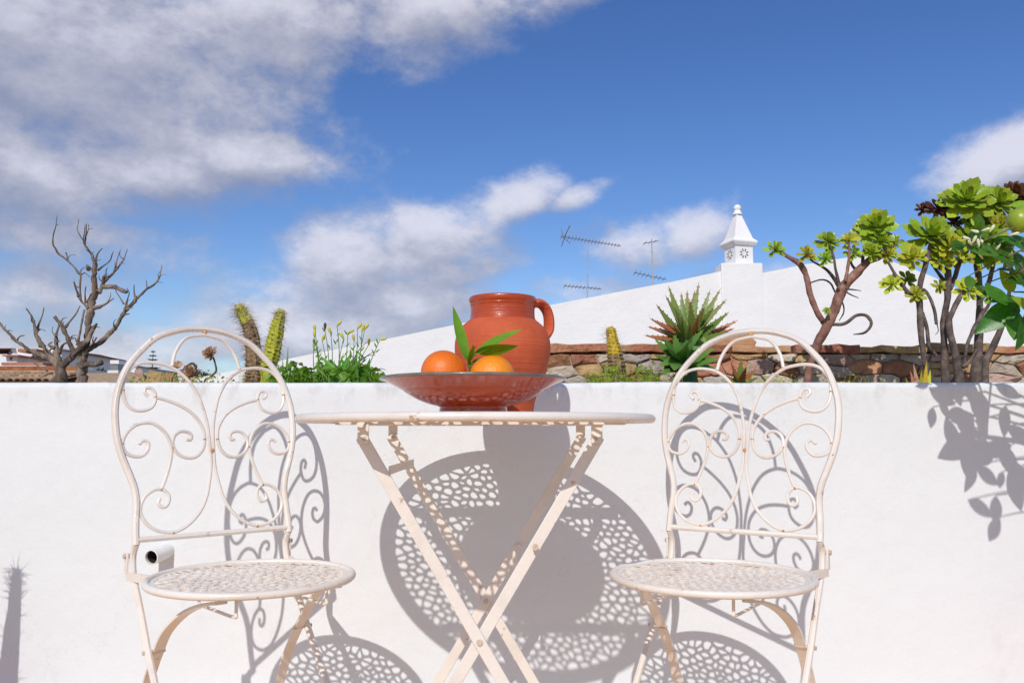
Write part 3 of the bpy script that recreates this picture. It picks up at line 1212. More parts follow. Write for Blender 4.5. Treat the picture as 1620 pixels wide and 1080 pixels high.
def orient(yaxis, zhint):
    y = Vector(yaxis).normalized()
    z = Vector(zhint)
    z = (z - y * z.dot(y))
    if z.length < 1e-5:
        z = y.orthogonal()
    z.normalize()
    x = y.cross(z)
    return Matrix((x, y, z)).transposed()


def place(o, loc, yaxis, zhint, s=1.0):
    R = orient(yaxis, zhint)
    M4 = Matrix.Translation(Vector(loc)) @ R.to_4x4() @ Matrix.Diagonal((s, s, s, 1))
    o.matrix_basis = M4
    return o


def orange(px, py, d, r, material, label, seed):
    c = P(px, py, d)
    b = MB()
    n, m = 40, 24
    prof = []
    for i in range(m + 1):
        t = math.pi * i / m
        k = 1 - .05 * math.exp(-((math.pi - t) / .16) ** 2) - .03 * math.exp(-(t / .14) ** 2)
        prof.append((r * math.sin(t) * 1.0, -r * .965 * math.cos(t) * k))
    prof[0] = (0, prof[0][1])
    prof[-1] = (0, prof[-1][1])
    b.lathe(prof, n)
    e = empty('orange', c)
    b.build('peel', material, e)
    tag(e, label, 'orange', 'oranges in the bowl')
    return e, c


R1 = .0372
o1, c1 = orange(702, 590, 1.345, R1, MT['orange'], 'deep orange fruit in the bowl without leaves of its own', 1)
o2, c2 = orange(779, 596, 1.335, .0362, MT['orangeY'], 'lighter orange fruit in the bowl with a twig of green leaves', 2)
o1.rotation_euler = (.4, .9, 0)


def orange_twig():
    base = P(742, 590, 1.350) - c2
    def q(x, y, d): return P(x, y, d) - c2
    j = q(742, 566, 1.349)
    b = MB()
    b.tube(catmull([q(752, 592, 1.352), q(744, 582, 1.350), j, q(746, 556, 1.347), q(752, 548, 1.345)], 4), [.0026] * 9 + [.0021] * 4 + [.0016] * 4, 7)
    b.build('twig', MT['freshleaf'], o2)
    spec = [((740, 572, 1.349), (713, 487, 1.352), .0190, (.55, -1, .1), -.10), ((750, 562, 1.347), (822, 515, 1.33), .025, (-.1, -.75, 1), .10),
            ((752, 556, 1.345), (820, 544, 1.325), .024, (.1, -.8, -.8), -.06), ((745, 576, 1.352), (794, 560, 1.40), .018, (0, -.6, 1), .1), ((741, 574, 1.346), (749, 545, 1.325), .011, (.6, -1, .2), .0)]
    for a, t, w, up, curl in spec:
        A, T = q(*a), q(*t)
        me = leaf_blade((T - A).length, w, curl, .30, 9).mesh('leaf')
        me.materials.append(MT['freshleaf'])
        lf = link('leaf', me, o2)
        place(lf, A, T - A, up)
        bm = MB()
        bm.tube([j, (j + A) / 2 + Vector((0, 0, .001)), A, A + (T - A) * .25], [.0015, .0014, .0012, .0006], 6)
        bm.build('leaf_stalk', MT['freshleaf'], o2)


orange_twig()


def drain_pipe():
    c = P(231, 884, 1.735)
    o = empty('drain_pipe', (c.x + .011, WALL_Y, c.z + .004))
    tag(o, 'short white plastic drain pipe stub sticking out of the wall under the chair back', 'pipe')
    a, e = Vector((.004, .03, .004)), Vector((-.014, -.050, -.005))
    ax = (e - a).normalized()
    R = orient(ax, (0, 0, 1))
    b = MB()
    prof = [(.0158, 0), (.0158, (e - a).length), (.0138, (e - a).length + .0005), (.0135, .01)]
    n = 28
    vs, fs = [], []
    for r, y in prof:
        for k in range(n):
            t = 2 * math.pi * k / n
            vs.append(a + R @ Vector((r * math.cos(t), y, r * math.sin(t))))
    for i in range(len(prof) - 1):
        for k in range(n):
            l = (k + 1) % n
            fs.append((i * n + k, i * n + l, (i + 1) * n + l, (i + 1) * n + k))
    b.add(vs, fs)
    b.build('pipe_wall', MT['pvc'], o)
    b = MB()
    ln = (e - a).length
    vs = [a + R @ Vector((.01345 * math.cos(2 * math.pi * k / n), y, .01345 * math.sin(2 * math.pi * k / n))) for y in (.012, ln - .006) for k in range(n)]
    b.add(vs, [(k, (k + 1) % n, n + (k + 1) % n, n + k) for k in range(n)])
    b.build('bore_shade_sleeve', MT['dark'], o)  # dark sleeve that paints shade onto the white inner wall
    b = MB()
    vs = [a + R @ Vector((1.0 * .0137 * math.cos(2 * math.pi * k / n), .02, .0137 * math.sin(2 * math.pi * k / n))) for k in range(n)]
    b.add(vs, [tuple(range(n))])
    b.build('bore_shade_disc', MT['dark'], o)  # dark disc, the shade deep in the pipe put in as colour


drain_pipe()

# ------------------------------------------------------------------ stone wall behind the bed
SW = 2.75


def stone_wall():
    xl, xr = P(838, 560, SW).x, 2.55
    ztop = P(1100, 560, SW).z
    zbot = SOIL - .05
    b = MB()
    b.box(((xl + xr) / 2, SW + .13, (ztop + zbot) / 2 - .3), (xr - xl, .25, ztop - zbot + .6))
    o = empty('stone_garden_wall', ((xl + xr) / 2, SW, 0))
    tag(o, 'rough stone rubble wall with tile coping behind the aloe and aeoniums', 'wall')
    b.v = local(b.v, o.location)
    b.build('mortar_core', MT['mortar'], o, smooth=False)
    rng = random.Random(8)
    sx, sz = .090, .046
    pts = []
    z, row = zbot, 0
    while z < ztop + .02:
        x = xl - .05 + (row % 2) * sx / 2
        while x < xr + .05:
            pts.append((x + rng.uniform(-.36, .36) * sx, z + rng.uniform(-.34, .34) * sz))
            x += sx * rng.uniform(.75, 1.25)
        z += sz
        row += 1
    kinds = ['stoneA', 'stoneB', 'stoneC', 'stoneE', 'stoneB', 'stoneD', 'stoneB', 'stoneA']
    kx, kz = 1 / sx, 1 / sz
    for p in pts:
        near = sorted((((q[0] - p[0]) * kx) ** 2 + ((q[1] - p[1]) * kz) ** 2, q) for q in pts if q is not p)[:14]
        poly = [(xl, zbot), (xr, zbot), (xr, ztop), (xl, ztop)]
        for _, q in near:
            poly = clip(poly, (p[0] + q[0]) / 2, (p[1] + q[1]) / 2, (q[0] - p[0]) * kx * kx, (q[1] - p[1]) * kz * kz)
            if len(poly) < 3:
                break
        if len(poly) < 3:
            continue
        dense = []
        for k in range(len(poly)):
            a, c = poly[k], poly[(k + 1) % len(poly)]
            m = max(1, int(math.dist(a, c) / .022))
            for j in range(m):
                dense.append((a[0] + (c[0] - a[0]) * j / m, a[1] + (c[1] - a[1]) * j / m))
        cx = sum(q[0] for q in dense) / len(dense)
        cz = sum(q[1] for q in dense) / len(dense)
        rad = max(math.dist(q, (cx, cz)) for q in dense)
        if rad < .018:
            continue
        n = len(dense)
        depth = rng.uniform(.003, .012)
        vs = []
        tx, tz = rng.uniform(-.12, .12), rng.uniform(-.2, .2)
        for ins, yy in ((.0016, .01), (.0030, -depth * .6), (.010, -depth)):
            for q in dense:
                d = math.dist(q, (cx, cz))
                k = max(.3, (d - ins) / d)
                jx = .006 * noise.noise(Vector((q[0] * 40, q[1] * 40, ins * 50)))
                qx, qz = cx + (q[0] - cx) * k + jx, cz + (q[1] - cz) * k + jx
                yj = 0 if yy > 0 else tx * (qx - cx) + tz * (qz - cz) + .008 * noise.noise(Vector((qx * 34, qz * 34, 2)))
                vs.append((qx, yy + yj, qz))
        vs.append((cx, -depth * 1.05, cz))
        fs = []
        for r in range(2):
            for k in range(n):
                l = (k + 1) % n
                fs.append((r * n + k, r * n + l, (r + 1) * n + l, (r + 1) * n + k))
        for k in range(n):
            fs.append((2 * n + k, 2 * n + (k + 1) % n, 3 * n))
        bb = MB()
        bb.add([(v[0] - o.location.x, v[1], v[2]) for v in vs], fs)
        bb.build('stone', MT[rng.choice(kinds)], o, angle=18)
    # flat coping tiles, uneven
    x = xl - .02
    while x < xr:
        w = rng.uniform(.16, .32)
        h = rng.uniform(.022, .032)
        bb = MB()
        R = Matrix.Rotation(rng.uniform(-.025, .025), 3, 'Y') @ Matrix.Rotation(rng.uniform(-.05, .05), 3, 'Z')
        nx = 6
        vs, fs = [], []
        for i in range(nx + 1):
            for (yy, zz) in ((-.150, -h / 2), (-.150, h / 2), (.15, h / 2), (.15, -h / 2)):
                u = (i / nx - .5) * (w - .008)
                e = .011 * noise.noise(Vector((x * 9 + u * 34, yy * 3, zz * 30)))
                vs.append(R @ Vector((u, yy + e, zz + e * .7)))
        for i in range(nx):
            for k in range(4):
                l = (k + 1) % 4
                fs.append((i * 4 + k, i * 4 + l, i * 4 + 4 + l, i * 4 + 4 + k))
        fs += [(3, 2, 1, 0), tuple(nx * 4 + k for k in range(4))]
        c = Vector((x + w / 2 - o.location.x, .135, ztop + h / 2 + rng.uniform(0, .006)))
        bb.add([c + v for v in vs], fs)
        bb.build('coping_tile', MT[rng.choice(['coping', 'coping', 'stoneC', 'stoneD', 'stoneA'])], o, angle=35, bevel=.003)
        x += w
    # loose broken roof tile lying on the coping
    c = P(1155, 545, SW + .02)
    bb = MB()
    n = 14
    vs, fs = [], []
    for i in range(2):
        for k in range(n + 1):
            a = math.pi * (.15 + .7 * k / n)
            for r in (.085, .073):
                vs.append(((i - .5) * .16 + .006 * math.sin(k * 2.1), r * math.cos(a), r * math.sin(a) - .055))
    m = (n + 1) * 2
    for k in range(n):
        a = k * 2
        fs += [(a, a + 2, m + a + 2, m + a), (a + 1, m + a + 1, m + a + 3, a + 3), (a, a + 1, a + 3, a + 2), (m + a, m + a + 2, m + a + 3, m + a + 1)]
    fs += [(0, m, m + 1, 1), (n * 2, n * 2 + 1, m + n * 2 + 1, m + n * 2)]
    bb.add(vs, fs)
    t = bb.build('loose_roof_tile', MT['tile'])
    t.location = (c.x, SW + .10, ztop + .044)
    t.rotation_euler = (0, math.radians(-4), math.radians(12))
    tag(t, 'broken curved terracotta roof tile lying on the stone wall beside the aloe', 'roof tile')


stone_wall()

# ------------------------------------------------------------------ neighbour's white gable with chimney
DH = 10.0


def neighbour_house():
    edge = [(150, 628), (300, 600), (370, 586), (451, 568), (524, 554), (640, 530), (872, 482), (1060, 446), (1140, 429), (1206, 432), (1270, 419), (1336, 408), (1376, 404), (1413, 414), (1472, 436), (1543, 471), (1620, 512), (1800, 610)]
    fine = []
    for (xa, ya), (xb, yb) in zip(edge, edge[1:]):
        n = max(1, int((xb - xa) / 22))
        for j in range(n):
            x = xa + (xb - xa) * j / n
            fine.append((x, ya + (yb - ya) * j / n + .9 * noise.noise(Vector((x * .021, 3, 0))) + .5 * noise.noise(Vector((x * .11, 7, 0)))))
    fine.append(edge[-1])
    apex = P(1140, 429, DH)
    q = [P(x, y, DH) for x, y in fine]
    o = empty('white_gable_house', (apex.x, DH, -3.2))
    tag(o, 'large white gable wall of the neighbouring house rising to its chimney', 'building')
    L = o.location
    poly = [(q[0].x - L.x, 0)] + [(q[-1].x - L.x, 0)] + [(p.x - L.x, p.z - L.z) for p in reversed(q)]
    b = MB()
    b.prism(poly, 0, .28)
    b.build('gable_wall', MT['gable'], o, smooth=False)
    # tiled roof and back of the house
    rp = [(x, z - .30) for x, z in poly[2:]]
    b = MB()
    b.prism([(poly[0][0], 0), (poly[1][0], 0)] + [(x, max(0.1, z - .08)) for x, z in rp], .281, 6.0)
    b.build('house_body', MT['farwhite'], o, smooth=False)
    b = MB()
    n = len(rp)
    up = [(x, max(.2, z)) for x, z in rp]
    vs = [(x, .282, z) for x, z in up] + [(x, 6.1, z) for x, z in up] + [(x, .282, z - .07) for x, z in up] + [(x, 6.1, z - .07) for x, z in up]
    fs = []
    for i in range(n - 1):
        fs += [(i, i + 1, n + i + 1, n + i), (2 * n + i + 1, 2 * n + i, 3 * n + i, 3 * n + i + 1)]
    b.add(vs, fs)
    b.build('roof', MT['farroof'], o, smooth=False)
    # chimney breast standing a little proud of the gable
    a, c = P(1140, 418, DH), P(1205, 415.5, DH)
    b = MB()
    zt = (a.z + c.z) / 2 - L.z
    b.box(((a.x + c.x) / 2 - L.x, .12, zt / 2), (c.x - a.x, .31, zt))
    br = b.build('chimney_breast', MT['gable'], o, bevel=.01)
    # lattice chimney: square shaft turned to show a narrow side, pyramid cap, finial
    base = P(1172, 424, DH + .12)
    s = DH / F_PX
    rot = Matrix.Rotation(math.radians(17), 3, 'Z')
    cz = zt - .02
    cx = base.x - L.x
    cy = .20
    H = 34 * s
    W = 32.5 * s

    def put(vs):
        return [rot @ Vector(v) + Vector((cx, cy, cz)) for v in vs]

    def sq(w, z):
        return [(-w / 2, -w / 2, z), (w / 2, -w / 2, z), (w / 2, w / 2, z), (-w / 2, w / 2, z)]

    def stack(levels):
        vs, fs = [], []
        for w, z in levels:
            vs += sq(w, z)
        for i in range(len(levels) - 1):
            for k in range(4):
                l = (k + 1) % 4
                fs.append((i * 4 + k, i * 4 + l, i * 4 + 4 + l, i * 4 + 4 + k))
        fs += [(3, 2, 1, 0), tuple((len(levels) - 1) * 4 + k for k in range(4))]
        return vs, fs
    vs, fs = stack([(W, 0), (W, H)])
    b = MB()
    b.add(put(vs), fs)
    ch = b.build('chimney_shaft', MT['gable'], o, smooth=False)
    vs, fs = stack([(W * .98, H - .002), (W * 1.20, H + .012), (W * 1.36, H + 6 * s), (W * 1.36, H + 8 * s), (W * 1.02, H + 14 * s), (W * .24, H + 56 * s)])
    b = MB()
    b.add(put(vs), fs)
    b.build('chimney_cap', MT['gable'], o, smooth=False)
    b = MB()
    b.lathe(catmull([(0, 0), (.052, .0), (.056, .012), (.046, .035), (.040, .055), (.045, .07), (.047, .09), (.038, .112), (.018, .126), (0, .13)], 3), 20, (cx, cy, cz + H + 55 * s))
    b.build('chimney_finial', MT['gable'], o)
    # dark flower petals on two faces, painting in the shade of the smoke openings
    for face in range(2):
        fr = rot @ Matrix.Rotation(-math.pi / 2 * face, 3, 'Z')
        for k in range(8):
            a = 2 * math.pi * (k + .5) / 8
            pet = []
            for j in range(10):
                t = 2 * math.pi * j / 10
                u, w = .028 + .017 + .020 * math.cos(t), .0095 * math.sin(t)
                pet.append((u * math.cos(a) - w * math.sin(a), -W / 2 - .002, H * .63 + u * math.sin(a) + w * math.cos(a)))
            b = MB()
            pv = [fr @ Vector(v) + Vector((cx, cy, cz)) for v in pet]
            back = [fr @ (Vector(v) + Vector((0, .05, 0))) + Vector((cx, cy, cz)) for v in pet]
            m = len(pet)
            b.add(pv + back, [tuple(range(m))] + [(k2, (k2 + 1) % m, m + (k2 + 1) % m, m + k2) for k2 in range(m)])
            b.build('smoke_opening_shade', MT['tank'], ch, smooth=False)
    return o


neighbour_house()


def antenna(label, mast_px, y0, y1, booms, d):
    f = P(mast_px[0], y0, d)
    top = P(mast_px[1], y1, d)
    o = empty('tv_antenna', (f.x, d, f.z))
    tag(o, label, 'antenna', 'television antennas behind the gable')
    L = o.location
    b = MB()
    b.tube([(0, 0, -1.2), (top.x - L.x, 0, top.z - L.z)], .010, 8)
    b.build('mast', MT['mast'], o)
    for (xa, ya, xb, yb, n, el, refl) in booms:
        A, B = P(xa, ya, d - .25) - L, P(xb, yb, d + .25) - L
        b = MB()
        b.tube([A, B], .0065, 6)
        bo = b.build('boom', MT['metalgrey'], o)
        ax = (B - A).normalized()
        side = ax.cross(Vector((0, 0, 1))).normalized()
        for i in range(n):
            c = A.lerp(B, (i + .3) / n)
            b = MB()
            h = el * (1 - .35 * i / n)
            dv = (side * .75 + Vector((0, 0, .66))) * h
            b.tube([c - dv, c + dv], .0045, 5)
            b.build('antenna_rod', MT['metalgrey'], bo)
        if refl:
            for sg in (-1, 1):
                b = MB()
                e = A + ax * -.02 + Vector((.10, 0, .15 * sg))
                b.tube([A + ax * .2 - Vector((.12, 0, 0)), e - Vector((.22, 0, 0)) * 0 + side * .15], .008, 5)
                b.tube([A + ax * .2 - Vector((.12, 0, 0)), e - side * .15], .008, 5)
                b.build('reflector', MT['metalgrey'], bo)
    return o


antenna('tall television antenna with long toothed boom behind the gable wall', (927, 930), 470, 387,
        [(887, 374, 982, 389, 18, .055, True), (892, 452, 951, 457, 10, .05, False)], 14)
antenna('shorter television antenna with small top cross nearest the lattice chimney', (1033, 1031), 445, 378,
        [(1018, 385, 1041, 381, 3, .04, False), (1003, 431, 1054, 442, 8, .06, False)], 14)

# ------------------------------------------------------------------ houses and trees far off on the left


def px_box(b, x0, y0, x1, y1, d, depth, L):
    a, c = P(x0, y1, d), P(x1, y0, d)
    b.box(((a.x + c.x) / 2 - L[0], d + depth / 2 - L[1], (a.z + c.z) / 2 - L[2]), (c.x - a.x, depth, c.z - a.z))


def far_houses():
    d = 42
    base = P(10, 640, d)
    o = empty('far_white_house', (base.x, d, -3.2))
    tag(o, 'far white house with red tiled roofs seen through the dead branches', 'building')
    L = o.location

    def part(name, m, rect, dd, depth, parent=o):
        b = MB()
        px_box(b, *rect, dd, depth, L)
        return b.build(name, m, parent, smooth=False)
    part('wall', MT['farwhite'], (12, 551, 98, 640), d, 7)
    part('wall', MT['farwhite'], (-70, 560, 11.5, 640), d - .5, 7)
    part('annex', MT['farwhite'], (5, 563, 27, 640), d - 2, 2)
    part('annex_roof', MT['farroof'], (3, 561, 29, 563), d - 2.3, 2.5)
    for rect, dd in (((-75, 547, 20, 550.5), d - .3), ((84, 550, 99, 553), d - .3)):
        a, c = P(rect[0], rect[3], dd), P(rect[2], rect[1], dd)
        b = MB()
        b.add([(a.x - L.x, -.3, a.z - L.z), (c.x - L.x, -.3, a.z - L.z), (c.x - L.x, 3.5, c.z - L.z), (a.x - L.x, 3.5, c.z - L.z), (c.x - L.x, 7.2, a.z - L.z), (a.x - L.x, 7.2, a.z - L.z)],
              [(0, 1, 2, 3), (3, 2, 4, 5), (0, 3, 5), (1, 4, 2), (0, 5, 4, 1)])
        b.build('roof', MT['farroof'], o, smooth=False)
    part('porch_roof', MT['farroof'], (28, 551.5, 58, 556.5), d - 1.2, 1.1)
    part('roof_band', MT['farroof'], (2, 573, 68, 577.5), d - 3, 2.0)
    part('garden_wall', MT['farwhite'], (-60, 578, 72, 640), d - 3.2, .4)
    for r in ((15, 565, 18, 569), (49, 563, 52, 567), (54, 564, 60, 570), (14, 555, 18, 559), (68, 561, 74, 566)):
        b = MB()
        px_box(b, *r, d - (2.05 if r[0] == 15 else .06), .05, L)
        w = b.build('window', MT['farglass'], o, smooth=False)
    # old tiled roof nearer by
    d2 = 20
    a = P(-40, 602, d2)
    o2 = empty('old_tiled_house', (a.x, d2, -3.2))
    tag(o2, 'old low house with ochre barrel tiled eave and red brick parapet behind the dead tree', 'building')
    L2 = o2.location
    z0, z1 = P(0, 604, d2).z - L2.z, P(0, 591.5, d2 + 1.4).z - L2.z
    xw = P(84, 600, d2).x - L2.x
    b = MB()
    b.box((xw / 2 - 1.5, 1.6, z0 / 2 - .02), (xw + 3, 3.0, z0 - .06))
    b.build('wall', MT['farwhite'], o2, smooth=False)
    b = MB()
    zb = P(0, 579, d2 + 1.5).z - L2.z
    b.box((xw / 2 - 1.5, 1.6, (z1 + zb) / 2 - .1), (xw + 2.9, .25, zb - z1 + .2))
    b.build('brick_parapet', MT['brickred'], o2, smooth=False)
    b = MB()
    b.tube([(-3, 1.38, z1 + .02), (xw, 1.38, z1 + .02)], .07, 8)
    b.build('ridge_tile', MT['tileold'], o2)
    x = -1.2
    i = 0
    rng = random.Random(3)
    me = None
    while x < xw:
        b = MB()
        n = 8
        vs, fs = [], []
        for (yy, zz, r) in ((0, z0, .082), (.47, z0 + (z1 - z0) * .36, .072), (.46, z0 + (z1 - z0) * .36 + .02, .085), (.93, z0 + (z1 - z0) * .68, .072), (.92, z0 + (z1 - z0) * .68 + .02, .085), (1.4, z1, .075)):
            for k in range(n + 1):
                t = math.pi * k / n
                vs.append((r * math.cos(t), yy, zz + r * math.sin(t)))
        for j in range(5):
            for k in range(n):
                fs.append((j * (n + 1) + k, j * (n + 1) + k + 1, (j + 1) * (n + 1) + k + 1, (j + 1) * (n + 1) + k))
        b.add([(v[0] + x, v[1] - .05, v[2] + rng.uniform(-.004, .004)) for v in vs], fs)
        b.build('barrel_tile', MT['tileold'], o2)
        x += .172
    b = MB()
    b.add([(-3, 0, z0 - .01), (xw, 0, z0 - .01), (xw, 1.4, z1 - .01), (-3, 1.4, z1 - .01)], [(0, 1, 2, 3)])
    b.build('roof_deck', MT['tileold'], o2, smooth=False)
    # flat-roofed white buildings with water tank
    d3 = 34
    c = P(185, 600, d3)
    o3 = empty('flat_roofed_house', (c.x, d3, -3.2))
    tag(o3, 'far flat-roofed white building with a grey rooftop tank', 'building')
    L3 = o3.location
    for nm, m, rect, dd, dep in (('wall', 'farwhite', (167, 585.5, 187, 650), d3, 5), ('wall', 'farwhite', (184, 579, 215, 650), d3 + 6, 5), ('tank', 'tank', (174, 575.5, 187, 585.4), d3 + 1.5, 1.2), ('tank_lid', 'farwhite', (174, 569.5, 188, 575.4), d3 + 1.45, 1.3)):
        b = MB()
        px_box(b, *rect, dd, dep, L3)
        b.build(nm, MT[m], o3, smooth=False)
    b = MB()
    px_box(b, 185, 577.8, 216, 579, d3 + 5.9, 5.2, L3)
    b.build('roof_edge', MT['tank'], o3, smooth=False)
    d4 = 16
    c = P(170, 600, d4)
    o4 = empty('low_tiled_outbuilding', (c.x, d4, -3.2))
    tag(o4, 'low outbuilding with pale weathered roof beyond the dead tree stump', 'building')
    L4 = o4.location
    a0, a1 = P(128, 603, d4), P(262, 603, d4)
    t0, t1 = P(138, 590, d4 + 2.5), P(250, 589, d4 + 2.5)
    b = MB()
    b.add([tuple(v - L4) for v in (a0, a1, t1, t0)] + [tuple(v - L4 - Vector((0, 0, .12))) for v in (a0, a1, t1, t0)], [(0, 1, 2, 3), (7, 6, 5, 4), (0, 4, 5, 1), (1, 5, 6, 2), (2, 6, 7, 3), (3, 7, 4, 0)])
    b.build('roof', MT['tileold'], o4, smooth=False)
    b = MB()
    b.box(((a0.x + a1.x) / 2 - L4.x, 1.2, (a0.z - L4.z - .2) / 2), (a1.x - a0.x - .3, 2.2, a0.z - L4.z - .2))
    b.build('wall', MT['farwhite'], o4, smooth=False)
    d5 = 26
    b = MB()
    px_box(b, 104, 581, 121, 650, d5, 2, (0, 0, 0))
    px_box(b, 108, 579, 117, 581, d5 + .4, 1.2, (0, 0, 0))
    o5 = b.build('white_shed', MT['farwhite'], smooth=False)
    tag(o5, 'small white shed seen between the two dead tree trunks', 'shed')


far_houses()


def leaf_cloud(name, centre, rad, n, size, m, seed, parent):
    rng = random.Random(seed)
    b = MB()
    for _ in range(n):
        v = Vector((rng.gauss(0, 1), rng.gauss(0, 1), rng.gauss(0, 1))).normalized()
        v = Vector((v.x * rad[0], v.y * rad[1], v.z * rad[2])) * (rng.uniform(.35, 1) ** .5)
        v *= 1 + .3 * noise.noise(v * 2.5 / max(rad))
        a = Vector((rng.gauss(0, 1), rng.gauss(0, 1), rng.gauss(0, 1))).normalized() * size * rng.uniform(.6, 1.4)
        c = Vector((rng.gauss(0, 1), rng.gauss(0, 1), rng.gauss(0, 1))).normalized() * size * .6
        p = Vector(centre) + v
        b.add([p - a, p + c, p + a, p - c], [(0, 1, 2, 3)])
    return b.build(name, m, parent, smooth=False)


def far_trees():
    d = 30
    c = P(157, 597, d)
    o = empty('round_dark_bush', (c.x, d, -3.2))
    tag(o, 'dark round bush beside the far flat-roofed building', 'bush')
    b = MB()
    b.tube([(0, 0, 0), (.05, 0, c.z + 3.2)], .08, 6)
    b.build('trunk', MT['bark'], o)
    leaf_cloud('crown', (0, 0, c.z + 3.2), (.30, .3, .34), 700, .05, MT['fargreen'], 4, o)
    d = 70
    c = P(240, 606, d)
    t = P(240, 553, d)
    o = empty('norfolk_pine', (c.x, d, -3.2))
    tag(o, 'small tiered conifer standing far off beyond the chair back', 'tree')
    b = MB()
    b.tube([(0, 0, 0), (0, 0, t.z + 3.2)], lambda f: .16 * (1 - f) + .02, 6)
    b.build('trunk', MT['bark'], o)
    rng = random.Random(2)
    b = MB()
    for i in range(9):
        z = t.z + 3.2 - .15 - i * .34
        r = .18 + .125 * i
        for k in range(10):
            a = 2 * math.pi * (k + .5 * (i % 2)) / 10 + rng.uniform(-.1, .1)
            e = Vector((math.cos(a) * r, math.sin(a) * r, z - .05 + .08 * rng.random()))
            b.tube([(0, 0, z), (e.x * .6, e.y * .6, z - .02), e], [.05, .055, .02], 4)
    b.build('crown', MT['fargreen'], o)
    d = 55
    for px, w, lab in ((318, 16, 'small far dark tree behind the curled dry stem'), (328, 10, 'small far pale tree behind the dried flower stalk')):
        c = P(px, 597 if px == 318 else 600, d)
        o = empty('far_tree', (c.x, d, -3.2))
        tag(o, lab, 'tree', 'far trees')
        b = MB()
        b.tube([(0, 0, 0), (0, 0, c.z + 3.2)], .1, 6)
        b.build('trunk', MT['bark'], o)
        leaf_cloud('crown', (0, 0, c.z + 3.2), (w * d / F_PX / 1.6, .4, .5), 420, .07, MT['fargreen'], px, o)
        d = 62


far_trees()

# ------------------------------------------------------------------ plants in the bed


def zconv(x0, y0, scale):
    return lambda q: (x0 + q[0] / scale, y0 + q[1] / scale)


def limb(parent, name, pts, conv, scale, d, m, L, spread=.0, seed=0, n=7, wob=.25, root=False, sub=4):
    """limb traced as (x, y, width) with its own wandering depth"""
    rng = random.Random(seed)
    out = []
    dd = d
    dk = rng.uniform(-1, 1) * spread
    N = len(pts)
    for i, q in enumerate(pts):
        x, y = conv(q)
        p = P(x, y, dd + dk * i / max(1, N - 1)) - Vector(L)
        w = (q[2] if len(q) > 2 else 10) / scale * (dd / F_PX) / 2
        out.append((p.x, p.y, p.z, w))
    if root:
        a = out[0]
        out.insert(0, (a[0], a[1], SOIL - .02 - L[2], a[3] * 1.15))
    s = catmull(out, sub)
    b = MB()
    b.tube([q[:3] for q in s], [max(.0006, q[3]) for q in s], n, wob=wob, seed=seed)
    o = b.build(name, m, parent, angle=80)
    return o, [Vector(q[:3]) for q in s]


